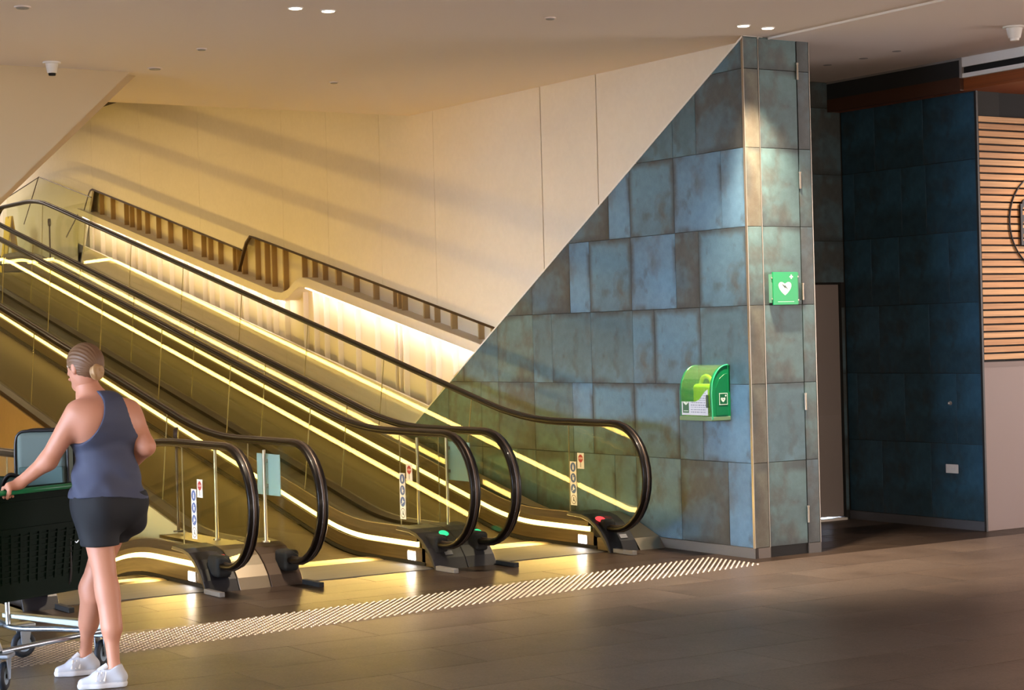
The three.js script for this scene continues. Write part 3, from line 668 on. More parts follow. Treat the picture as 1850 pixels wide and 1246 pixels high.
  // downlights in the timber soffit of the shop
  for (const [x, label] of [[3.75, 'soffit downlight of the shop, nearer the alcove'], [5.2, 'soffit downlight of the shop, farther from the alcove']]) {
    const t = thing('soffit_downlight', label, 'downlight', [x, 3.69, 0.75], 'downlights in the shop soffit');
    mk('lens', cyl(0.05, 0.05, 0.01, 0, -0.006, 0, 24), M.lampWarm, t); mk('trim_ring', new THREE.TorusGeometry(0.056, 0.007, 8, 28).rotateX(Math.PI / 2), M.black, t);
    const s = new THREE.SpotLight(lin(1, 0.82, 0.68), 11, 0, 0.95, 0.7, 2); s.position.set(x, 3.66, 0.75); s.target.position.set(x - 0.3, 1.4, -0.14); s.castShadow = true; s.shadow.radius = 3; s.name = 'soffit_downlight_beam'; scene.add(s, s.target);
  }
  // small fittings on the ceiling
  const disc = (x, z, r, label) => {
    const t = thing('ceiling_disc', label, 'ceiling disc', [x, CEIL, z], 'small flat ceiling discs');
    mk('plate', cyl(r, r, 0.008, 0, -0.004, 0, 28), M.ceiling, t); mk('rim', cyl(r * 0.8, r * 0.7, 0.006, 0, -0.011, 0, 28), M.grey, t);
  };
  disc(-5.26, -0.95, 0.055, 'flat ceiling disc at the top left corner of the picture');
  disc(-3.4, -3.26, 0.06, 'flat ceiling disc just right of the bulkhead corner');
  disc(-3.47, -2.17, 0.04, 'small ceiling disc in front of the bulkhead, nearer the downlights');
  disc(-1.67, -3.48, 0.04, 'small ceiling disc over the middle of the cream wall');
  disc(-1.81, 0.09, 0.04, 'small ceiling disc between the two downlight pairs');
  disc(1.70, -0.5, 0.05, 'ceiling disc over the alcove, middle of three');
  disc(1.67, -0.08, 0.05, 'ceiling disc over the alcove, nearest the camera');
  disc(1.68, -0.92, 0.05, 'ceiling disc over the alcove, farthest into the dark');
  const det = (x, z, r, label, dark) => {
    const t = thing('ceiling_detector', label, 'detector', [x, CEIL - (x > 0.26 ? 0.012 : 0), z], 'ceiling detectors');
    mk('flange', cyl(r, r, 0.012, 0, -0.006, 0, 32), M.white, t);
    mk('housing', cyl(r * 0.72, r * 0.52, 0.075, 0, -0.05, 0, 32), M.white, t);
    mk('sensor', cyl(r * 0.42, r * 0.38, 0.02, 0, -0.095, 0, 24), dark ? M.blackMatte : M.white, t);
  };
  det(1.61, 1.23, 0.085, 'white cup-shaped detector on the ceiling above the shop', false);
  det(-4.26, -3.25, 0.07, 'small detector with dark tip on the ceiling by the bulkhead', true);
}
// ------------------------------------------------------------------ upper landing
{
  const t = thing('glass_screen', 'frameless glass screen beside the upper landing', 'glass screen');
  mk('glass_panel', exZY([[-14.0, 3.1], [-14.0, 3.79], [-16.1, 4.24], [-17.6, 4.05], [-17.6, 2.84], [-16.1, 2.84]], 0.04, 0.05), M.glass, t);
  mk('top_edge', sweepFlat([[-14.0, 3.79], [-16.1, 4.245], [-17.6, 4.05]], superEllipse(0.008, 0.006, 8), 0.045), M.brownMetal, t);
  mk('side_edge', sweepFlat([[-16.1, 4.245], [-16.8, 3.6]], superEllipse(0.006, 0.006, 8), 0.035), M.brownMetal, t);
  const y = thing('caution_stand', 'small yellow caution stand on the upper landing', 'caution stand', [-0.12, 2.835, -17.0]);
  const ym = std({ color: 0xd8b81c, roughness: 0.5 });
  for (const sx of [-1, 1]) { const g = rbox(-0.009, 0.009, 0, 0.9, -0.14, 0.14, 0.006, 1); g.rotateZ(sx * 0.14); g.translate(sx * 0.13, 0, 0); const b = mk('board', g, ym, y); }
  mk('hinge', cyl(0.02, 0.02, 0.04, 0, 0.87, 0, 10), M.black, y);
}
// ------------------------------------------------------------------ defibrillator sign and cabinet
const heart = (g, cx, cy, s) => { g.beginPath(); g.moveTo(cx, cy + s); g.bezierCurveTo(cx - 1.7 * s, cy - 0.1 * s, cx - 0.95 * s, cy - 1.15 * s, cx, cy - 0.45 * s); g.bezierCurveTo(cx + 0.95 * s, cy - 1.15 * s, cx + 1.7 * s, cy - 0.1 * s, cx, cy + s); g.fill(); };
const bolt = (g, cx, cy, s) => { g.beginPath(); [[-0.5, -0.4], [0.05, -0.1], [0.0, -0.28], [0.62, 0.42], [0.1, 0.1], [0.12, 0.28]].forEach(([x, y], i) => (i ? g.lineTo(cx + x * s, cy + y * s) : g.moveTo(cx + x * s, cy + y * s))); g.fill(); };
const cross = (g, cx, cy, s) => { g.fillRect(cx - s, cy - s * 0.36, 2 * s, s * 0.72); g.fillRect(cx - s * 0.36, cy - s, s * 0.72, 2 * s); };
{
  const st = canvasTex(256, 272, (g, w, h) => {
    g.fillStyle = '#0d9a5c'; g.fillRect(0, 0, w, h);
    g.fillStyle = '#dfeae4'; heart(g, 122, 128, 66); cross(g, 190, 40, 18);
    g.fillStyle = '#2a4638'; bolt(g, 118, 122, 66);
    g.fillStyle = '#bfe6d2'; for (let x = 46; x < 216; x += 9) g.fillRect(x, 244 + (x % 2), 7, 5);
  });
  const t = thing('defibrillator_sign', 'green square sign with white heart and bolt on the tiled wall end', 'sign', [0.335, 2.05, 0]);
  const side = std({ color: 0x0c8a50, roughness: 0.35 });
  const g = new THREE.BoxGeometry(0.245, 0.25, 0.012); g.translate(0, 0, 0.03);
  const f = new THREE.PlaneGeometry(0.245, 0.25); f.translate(0, 0, 0.0366);
  mk('sign_board', g, side, t); mk('sign_face', f, std({ map: st, roughness: 0.35 }), t);
  mk('side_flange', box(-0.138, -0.123, -0.11, 0.11, 0.002, 0.028), std({ color: 0x5f9478, roughness: 0.4 }), t); mk('side_flange', box(0.123, 0.138, -0.12, 0.12, 0.002, 0.028), side, t);
  for (const [x, y] of [[-0.131, 0.08], [-0.131, -0.08], [0.131, 0.09], [0.131, -0.09]]) mk('screw', cyl(0.006, 0.006, 0.006, 0, 0, 0, 10).rotateX(Math.PI / 2).translate(x, y, 0.03), M.steel, t);

  // cabinet on the wall: profile in depth (towards -x) and height
  const c = thing('defibrillator_cabinet', 'green defibrillator cabinet with clear curved cover on the tiled wall', 'cabinet', [0, 1.06, -0.25]);
  const gm = std({ color: 0x0a7a48, roughness: 0.3 }), W_ = 0.40, Dp = 0.18, Hc = 0.415;
  const prof = [[0, 0], [-Dp, 0], [-Dp - 0.004, 0.22]]; for (let i = 0; i <= 10; i++) { const a = i / 10 * Math.PI / 2; prof.push([-0.025 - (Dp - 0.022) * Math.cos(a), 0.22 + (Hc - 0.22) * Math.sin(a)]); } prof.push([0, Hc]);
  for (const [z0, z1] of [[-0.03, 0.0], [-W_, -W_ + 0.02]]) mk('side_panel', exXY(prof, z0, z1, 0.004), gm, c);
  mk('back_panel', box(-0.012, -0.002, 0.0, Hc, -W_, 0), gm, c); mk('bottom_panel', rbox(-Dp - 0.01, 0, -0.012, 0.022, -W_ - 0.002, 0.002, 0.006, 1), std({ color: 0x6f8a6a, roughness: 0.4 }), c);
  const inner = prof.slice(1, -1), cover = [...inner, ...inner.slice().reverse().map(([x, y]) => [x * 0.965, y * 0.985 + 0.002])];
  mk('clear_cover', exXY(cover, -W_ + 0.021, -0.031), phys({ color: lin(0.74, 0.93, 0.62), transmission: 0.94, thickness: 0, roughness: 0.03, ior: 1.45 }), c);
  const rim = prof.slice(1, -1).map(([x, y]) => new THREE.Vector3(x, y, 0.002));
  mk('cover_rim', new THREE.TubeGeometry(new THREE.CatmullRomCurve3(rim), 40, 0.006, 8), std({ color: 0x2fae76, roughness: 0.25 }), c);
  const inset = exXY([[-0.03, 0.03], [-0.145, 0.03], [-0.145, 0.24], [-0.11, 0.31], [-0.06, 0.345], [-0.03, 0.35]], 0.0, 0.004, 0.001); mk('side_inset', inset, std({ color: 0x087042, roughness: 0.35 }), c);
  // emblem on the side
  const em = canvasTex(160, 176, (g, w, h) => { g.fillStyle = '#cfe8d8'; g.fillRect(0, 0, w, h); g.fillStyle = '#0b5a38'; g.fillRect(10, 10, w - 20, h - 20); g.fillStyle = '#d6e6dc'; heart(g, 74, 96, 42); cross(g, 124, 40, 16); g.fillStyle = '#24423a'; bolt(g, 74, 94, 40); });
  { const p = new THREE.BoxGeometry(0.082, 0.09, 0.002); p.translate(-0.075, 0.155, 0.006); mk('side_emblem', p, std({ map: em, roughness: 0.4 }), c); }
  // printed sheet on the cover front
  const sh = canvasTex(320, 300, (g, w, h) => {
    g.clearRect(0, 0, w, h); g.fillStyle = '#cdd2dc'; g.fillRect(0, 0, w, h);
    g.fillStyle = '#3b6a50'; g.fillRect(14, 24, 76, 250); g.fillStyle = '#dbe6de'; heart(g, 52, 150, 34); g.fillRect(32, 50, 40, 26); g.fillStyle = '#3b6a50'; bolt(g, 52, 146, 30); g.fillStyle = '#bcd0c4'; g.fillRect(24, 246, 56, 10);
    g.fillStyle = '#8d95a8'; for (let r = 0; r < 9; r++) for (let x = 112; x < 300;) { const l = 6 + (x * 7 + r * 13) % 22; g.fillRect(x, 40 + r * 27, l, 8 + (r % 3) * 3); x += l + 6; }
  });
  const sheet = [[-W_ + 0.03, 0.03], [-0.045, 0.03], [-0.045, 0.23], [-0.075, 0.215], [-0.15, 0.15], [-0.2, 0.135], [-W_ + 0.03, 0.135]];
  const sg = exZY(sheet.map(([z, y]) => [z, y]), -Dp - 0.009, -Dp - 0.006); { const p = sg.attributes.position, uv = sg.attributes.uv; for (let i = 0; i < p.count; i++) uv.setXY(i, (p.getZ(i) + W_ - 0.03) / (W_ - 0.075), (p.getY(i) - 0.03) / 0.2); }
  mk('printed_sheet', sg, std({ map: sh, roughness: 0.5 }), c);
  mk('latch', rbox(-Dp - 0.016, -Dp - 0.004, 0.09, 0.19, -0.06, -0.035, 0.004, 2), std({ color: 0x2c4a3c, roughness: 0.4 }), c);
  // the device inside
  const dv = std({ color: 0xd2d824, roughness: 0.4 });
  mk('device_case', rbox(-0.14, -0.04, 0.03, 0.27, -0.3, -0.08, 0.03, 4), dv, c);
  mk('device_handle', new THREE.TorusGeometry(0.07, 0.016, 10, 24, Math.PI).rotateY(Math.PI / 2).translate(-0.09, 0.26, -0.18), dv, c);
}
// ------------------------------------------------------------------ alcove fittings and shop sign
{
  const t = thing('power_outlet', 'white power outlet plate low on the dark blue tiles', 'outlet', [2.62, 0.51, -0.515]);
  mk('plate', rbox(-0.012, 0, -0.038, 0.038, -0.07, 0.07, 0.004, 2), M.white, t); for (const z of [-0.03, 0.03]) mk('switch', rbox(-0.016, -0.01, -0.012, 0.012, z - 0.01, z + 0.01, 0.002, 1), M.white, t);
  const s = thing('wall_sensor', 'tiny round sensor on the dark blue tiles', 'sensor', [2.62, 1.07, -0.52]);
  mk('body', cyl(0.014, 0.018, 0.02, 0, 0, 0, 16).rotateZ(Math.PI / 2).translate(-0.01, 0, 0), M.grey, s); mk('lens', new THREE.SphereGeometry(0.007, 12, 8).translate(-0.02, 0, 0), M.white, s);
  // round logo on the slats: ring and lettering block
  const L = thing('shop_logo', 'black round logo with block lettering on the timber slats', 'logo', [3.37, 2.6, -0.118]);
  const lm = std({ color: 0x160f10, roughness: 0.5 });
  mk('ring', new THREE.TorusGeometry(0.41, 0.007, 8, 96), lm, L);
  const arch = (x0, x1, y0, yt, k) => { const r = (x1 - x0) / 2, cx = (x0 + x1) / 2, p = [[x0, y0], [x1, y0]]; for (let i = 0; i <= 12; i++) { const a = i / 12 * Math.PI; p.push([cx + r * Math.cos(a), yt - k + k * Math.sin(a)]); } return p; };
  const cols = 4, cw = 0.125, x0 = -0.285;
  const out = [[x0, -0.2], [x0 + cols * cw + 0.02, -0.2], [x0 + cols * cw + 0.02, 0.15]];
  for (let c2 = cols - 1; c2 >= 0; c2--) for (let i = 0; i <= 8; i++) { const a = i / 8 * Math.PI; out.push([x0 + 0.01 + (c2 + 0.5) * cw + cw * 0.42 * Math.cos(a), 0.15 + 0.045 * Math.sin(a)]); }
  out.push([x0, 0.15]);
  const holes = [];
  for (let c2 = 0; c2 < cols; c2++) { const a = x0 + 0.022 + c2 * cw, b = a + cw - 0.02; holes.push(arch(a, b, 0.055, 0.14, 0.05), arch(a, b, -0.055, 0.02, 0.05), [[a, -0.165], [b, -0.165], [b, -0.105], [a, -0.105]]); }
  mk('lettering_block', exXY(out, -0.004, 0.012, 0, holes), lm, L);
}
// ------------------------------------------------------------------ tactile studs
{
  const t = thing('tactile_strip', 'long strip of steel tactile studs on the floor before the walkways', 'tactile strip');
  const prof = [[0, 0.0052], [0.005, 0.005], [0.0085, 0.0036], [0.0118, 0.0006], [0.012, 0]].map(([x, y]) => new THREE.Vector2(x, y)).reverse();
  const g = new THREE.LatheGeometry(prof, 10), sm_ = std({ color: 0xb4a89c, roughness: 0.4, metalness: 0.8 });
  const spots = [];
  for (let i = 0; i * 0.0285 < 6.6; i++) {
    const x = -0.19 - i * 0.0285; if (x < -7.2) break;
    for (let k = 0; k < 12; k++) { const z = -0.30 - (x + 0.6) * 0.128 + 0.02 + (k + (i % 2) * 0.5) * 0.0535; spots.push([x, z]); }
  }
  const cam = camera.position; spots.sort((a, b) => Math.hypot(a[0] - cam.x, a[1] - cam.z) - Math.hypot(b[0] - cam.x, b[1] - cam.z));
  const near = spots.filter(([x]) => x > -5.9).slice(0, 300), rest = spots.filter((s) => !near.includes(s));
  for (const [x, z] of near) { const m = mk('stud', g, sm_, t); m.position.set(x, 0, z); }
  const im = new THREE.InstancedMesh(g, sm_, rest.length), mm = new THREE.Matrix4();
  rest.forEach(([x, z], i) => im.setMatrixAt(i, mm.makeTranslation(x, 0, z)));
  im.name = 'studs'; im.userData.kind = 'stuff'; shade(im); t.add(im);
}

// ------------------------------------------------------------------ shopping trolley
const bar = (p, q, r, seg = 10, r2 = r) => {
  const a = new THREE.Vector3(...p), b = new THREE.Vector3(...q), d = b.clone().sub(a), g = new THREE.CylinderGeometry(r2, r, d.length(), seg);
  g.applyQuaternion(new THREE.Quaternion().setFromUnitVectors(new THREE.Vector3(0, 1, 0), d.clone().normalize())); g.translate(...a.add(b).multiplyScalar(0.5).toArray());
  return g;
};
const pipe = (pts, r, seg = 40) => new THREE.TubeGeometry(new THREE.CatmullRomCurve3(pts.map((p) => new THREE.Vector3(...p)), false, 'centripetal'), seg, r, 10);
{
  const t = thing('shopping_trolley', 'dark green shopping trolley with steel frame pushed by the woman', 'shopping trolley', [-6.2, 0, 1.48]);
  t.rotation.y = Math.asin(0.45);
  const green = phys({ color: 0x05190f, roughness: 0.6, specularIntensity: 0.25 }), steelBlue = std({ color: 0xa9b4c0, roughness: 0.3, metalness: 0.9 }), tyre = std({ color: 0x1d2530, roughness: 0.6 });
  const top = { x0: -0.33, x1: 0.62, z0: 0.02, z1: -0.90, y: 1.0 }, bot = { x0: -0.26, x1: 0.54, z0: -0.02, z1: -0.78, y: 0.43 };
  const corner = (lvl, i) => { const q = lvl ? top : bot; return [[q.x0, q.y, q.z0], [q.x1, q.y, q.z0], [q.x1, q.y, q.z1], [q.x0, q.y, q.z1]][i % 4]; };
  const mixp = (p, q, s) => p.map((v, i) => v + (q[i] - v) * s);
  const b = new THREE.Group(); b.name = 'basket'; t.add(b);
  for (let i = 0; i < 4; i++) {
    const A = corner(0, i), B = corner(0, i + 1), C = corner(1, i + 1), D = corner(1, i);
    const n = new THREE.Vector3().subVectors(new THREE.Vector3(...B), new THREE.Vector3(...A)).cross(new THREE.Vector3().subVectors(new THREE.Vector3(...D), new THREE.Vector3(...A))).normalize().multiplyScalar(0.006).toArray();
    const at = (u, v, k) => { const p = mixp(mixp(A, B, u), mixp(D, C, u), v); return p.map((q, j) => q + n[j] * k); };
    // the side is a lattice: a recessed web, upright ribs and level bands with gaps between them
    const web = []; const nx = i % 2 ? 12 : 13;
    const quad = (u0, u1, v0, v1, k0, k1) => { const g = new THREE.BoxGeometry(1, 1, 1), p = g.attributes.position; for (let j = 0; j < p.count; j++) p.setXYZ(j, ...at(p.getX(j) > 0 ? u1 : u0, p.getY(j) > 0 ? v1 : v0, p.getZ(j) > 0 ? k1 : k0)); g.computeVertexNormals(); return g; };
    mk('side_web', merge([quad(0, 1, 0.0, 0.16, -0.4, 0.2), quad(0, 1, 0.62, 0.86, -0.4, 0.2), quad(0, 1, 0.16, 0.62, -0.4, -0.25)]), green, b);
    for (let j = 0; j <= nx; j++) web.push(quad(j / nx - 0.011, j / nx + 0.011, 0.14, 0.64, -0.3, 1));
    for (let j = 0; j < 8; j++) web.push(quad(0, 1, 0.2 + j * 0.052, 0.214 + j * 0.052, -0.3, 0.7));
    mk('side_lattice', merge(web), green, b);
    mk('side_band', merge([quad(0, 1, 0.60, 0.65, -0.5, 2), quad(0, 1, 0.84, 0.9, -0.5, 2), quad(0, 1, 0.9, 1, -0.5, 1)]), green, b);
  }
  mk('base_tray', box(-0.26, 0.54, 0.42, 0.435, -0.78, -0.02), green, b);
  mk('rim', pipe([[-0.33, 1, 0.03], [0.1, 1.004, 0.035], [0.62, 1, 0.03], [0.63, 1, -0.45], [0.62, 1, -0.9], [0.1, 1, -0.905], [-0.33, 1, -0.9], [-0.34, 1, -0.45], [-0.33, 1, 0.03]], 0.014, 80), green, b);
  const h = mk('handle', pipe([[-0.36, 0.97, 0.02], [-0.36, 1.0, 0.09], [-0.3, 1.0, 0.095], [0.1, 1.0, 0.095], [0.56, 1.0, 0.095], [0.63, 1.0, 0.09], [0.63, 0.97, 0.02]], 0.015, 60), std({ color: 0x1f8a58, roughness: 0.35 }), t);
  // chassis
  const tubes = [];
  for (const x of [-0.24, 0.52]) { tubes.push(pipe([[x, 0.2, 0.13], [x, 0.19, -0.2], [x * 0.9 + 0.02, 0.19, -0.56], [x * 0.9 + 0.02, 0.24, -0.68]], 0.016), pipe([[x, 0.2, 0.12], [x, 0.32, 0.06], [x, 0.44, -0.02]], 0.015, 20), bar([x * 0.9 + 0.02, 0.2, -0.56], [x, 0.44, -0.6], 0.014)); }
  tubes.push(bar([-0.24, 0.2, 0.12], [0.52, 0.2, 0.12], 0.014), bar([-0.2, 0.2, -0.6], [0.5, 0.2, -0.6], 0.014));
  mk('chassis', merge(tubes), steelBlue, t);
  const rail = exZY([[0.14, 0.205], [-0.62, 0.235], [-0.62, 0.26], [0.14, 0.245]], 0.50, 0.56, 0.004); mk('lower_rail', rail, std({ color: 0x9aa096, roughness: 0.4, metalness: 0.6 }), t);
  mk('plate', rbox(-0.24, -0.16, 0.30, 0.36, 0.03, 0.036, 0.003, 1), M.white, t);
  for (const [x, z, yaw] of [[-0.23, 0.13, 0.5], [0.60, -0.56, -0.35], [0.52, 0.10, 0.3], [-0.2, -0.56, 0.2]]) {
    const c = new THREE.Group(); c.name = 'castor'; c.position.set(x, 0, z); c.rotation.y = yaw; t.add(c);
    const wh = new THREE.TorusGeometry(0.055, 0.02, 12, 28); wh.scale(1, 1, 0.85); wh.translate(0, 0.075, 0); mk('tyre', wh, tyre, c);
    const hub = new THREE.CylinderGeometry(0.046, 0.046, 0.026, 24); hub.rotateX(Math.PI / 2); hub.translate(0, 0.075, 0); mk('wheel', hub, std({ color: 0x9db4cc, roughness: 0.4 }), c);
    mk('axle', cyl(0.012, 0.012, 0.05, 0, 0, 0, 12).rotateX(Math.PI / 2).translate(0, 0.075, 0), M.black, c);
    for (const s of [-1, 1]) mk('fork', exXY([[-0.02, 0.06], [0.02, 0.06], [0.04, 0.17], [-0.03, 0.17]], s * 0.026 - 0.003, s * 0.026 + 0.003, 0.001), steelBlue, c);
    mk('castor_plate', rbox(-0.06, 0.06, 0.168, 0.195, -0.045, 0.045, 0.01, 2), steelBlue, c);
  }
}
// ------------------------------------------------------------------ bags in the trolley
{
  const t = thing('cooler_bag', 'grey teal soft bag with black piping standing in the trolley', 'bag', [-6.2 + 0.89 * 0.41 - 0.45 * 0.17, 0.44, 1.48 - 0.45 * 0.41 - 0.89 * 0.17]);
  t.rotation.y = -YAW;
  const body = rbox(-0.14, 0.14, 0, 0.85, -0.09, 0.09, 0.04, 4), fab = std({ color: 0x5f6d68, roughness: 0.75 });
  mk('body', body, fab, t);
  mk('front_pocket', rbox(-0.12, 0.125, 0.4, 0.66, 0.085, 0.112, 0.012, 3), std({ color: 0x4f6a68, roughness: 0.7 }), t);
  const rr = []; for (let i = 0; i < 40; i++) { const a = i / 40 * 2 * Math.PI, c = Math.cos(a), s = Math.sin(a); rr.push(new THREE.Vector3(0.142 * Math.sign(c) * Math.abs(c) ** 0.3, 0.425 + 0.427 * Math.sign(s) * Math.abs(s) ** 0.16, 0)); }
  for (const z of [0.075, -0.075]) { const k = new THREE.CatmullRomCurve3(rr.map((p) => new THREE.Vector3(p.x, p.y, z)), true); mk('piping', new THREE.TubeGeometry(k, 160, 0.008, 8, true), M.black, t); }
  mk('strap', pipe([[-0.1, 0.6, 0.1], [-0.16, 0.62, 0.14], [-0.2, 0.56, 0.12], [-0.19, 0.5, 0.1]], 0.012), M.black, t);
  const u = thing('black_handbag', 'rounded black bag at the left end of the trolley', 'bag', [-6.2 - 0.89 * 0.06 - 0.45 * 0.34, 0.44, 1.48 + 0.45 * 0.06 - 0.89 * 0.34]);
  u.rotation.y = -YAW;
  mk('body', rbox(-0.17, 0.13, 0, 0.66, -0.1, 0.1, 0.08, 4), std({ color: 0x1a130f, roughness: 0.6 }), u);
  mk('carry_handle', new THREE.TorusGeometry(0.07, 0.01, 8, 24, Math.PI).translate(-0.02, 0.65, 0), M.black, u);
}

// ------------------------------------------------------------------ the woman
// surface nets over a signed distance field
function netMesh(f, lo, hi, cell) {
  const n = [0, 1, 2].map((i) => Math.ceil((hi[i] - lo[i]) / cell) + 1), [nx, ny, nz] = n, F = new Float32Array(nx * ny * nz);
  for (let k = 0, o = 0; k < nz; k++) for (let j = 0; j < ny; j++) for (let i = 0; i < nx; i++, o++) F[o] = f(lo[0] + i * cell, lo[1] + j * cell, lo[2] + k * cell);
  const id = new Int32Array(nx * ny * nz).fill(-1), pos = [], idx = [], at = (i, j, k) => i + nx * (j + ny * k);
  for (let k = 0; k < nz - 1; k++) for (let j = 0; j < ny - 1; j++) for (let i = 0; i < nx - 1; i++) {
    let mask = 0; const v = [];
    for (let c = 0; c < 8; c++) { const q = F[at(i + (c & 1), j + ((c >> 1) & 1), k + (c >> 2))]; v.push(q); if (q < 0) mask |= 1 << c; }
    if (!mask || mask === 255) continue;
    let x = 0, y = 0, z = 0, m = 0;
    for (let a = 0; a < 8; a++) for (const d of [1, 2, 4]) if (!(a & d)) { const b = a | d; if ((v[a] < 0) !== (v[b] < 0)) { const t = v[a] / (v[a] - v[b]); x += (a & 1) + (d === 1 ? t : 0); y += ((a >> 1) & 1) + (d === 2 ? t : 0); z += (a >> 2) + (d === 4 ? t : 0); m++; } }
    id[at(i, j, k)] = pos.length / 3; pos.push(lo[0] + (i + x / m) * cell, lo[1] + (j + y / m) * cell, lo[2] + (k + z / m) * cell);
  }
  const quad = (a, b, c, d, flip) => { if (a < 0 || b < 0 || c < 0 || d < 0) return; flip ? idx.push(a, c, b, a, d, c) : idx.push(a, b, c, a, c, d); };
  for (let k = 1; k < nz - 1; k++) for (let j = 1; j < ny - 1; j++) for (let i = 1; i < nx - 1; i++) {
    const s = F[at(i, j, k)] < 0;
    if (s !== F[at(i + 1, j, k)] < 0) quad(id[at(i, j - 1, k - 1)], id[at(i, j, k - 1)], id[at(i, j, k)], id[at(i, j - 1, k)], !s);
    if (s !== F[at(i, j + 1, k)] < 0) quad(id[at(i - 1, j, k - 1)], id[at(i - 1, j, k)], id[at(i, j, k)], id[at(i, j, k - 1)], !s);
    if (s !== F[at(i, j, k + 1)] < 0) quad(id[at(i - 1, j - 1, k)], id[at(i, j - 1, k)], id[at(i, j, k)], id[at(i - 1, j, k)], !s);
  }
  const nor = new Float32Array(pos.length), e = cell * 0.5;
  for (let i = 0; i < pos.length; i += 3) {
    const x = pos[i], y = pos[i + 1], z = pos[i + 2], a = f(x + e, y, z) - f(x - e, y, z), b = f(x, y + e, z) - f(x, y - e, z), c = f(x, y, z + e) - f(x, y, z - e), l = Math.hypot(a, b, c) || 1;
    nor[i] = a / l; nor[i + 1] = b / l; nor[i + 2] = c / l;
  }
  const g = new THREE.BufferGeometry(); g.setAttribute('position', new THREE.Float32BufferAttribute(pos, 3)); g.setAttribute('normal', new THREE.BufferAttribute(nor, 3)); g.setIndex(idx);
  return g;
}
const smin = (a, b, k) => { const h = Math.max(k - Math.abs(a - b), 0) / k; return Math.min(a, b) - h * h * k * 0.25; };
const smax = (a, b, k) => -smin(-a, -b, k);
function cone(x, y, z, a, b, ra, rb) {
  const bx = b[0] - a[0], by = b[1] - a[1], bz = b[2] - a[2], px = x - a[0], py = y - a[1], pz = z - a[2];
  const t = Math.max(0, Math.min(1, (px * bx + py * by + pz * bz) / (bx * bx + by * by + bz * bz)));
  return Math.hypot(px - t * bx, py - t * by, pz - t * bz) - (ra + (rb - ra) * t);
}
const ball = (x, y, z, c, r) => Math.hypot(x - c[0], y - c[1], z - c[2]) - r;
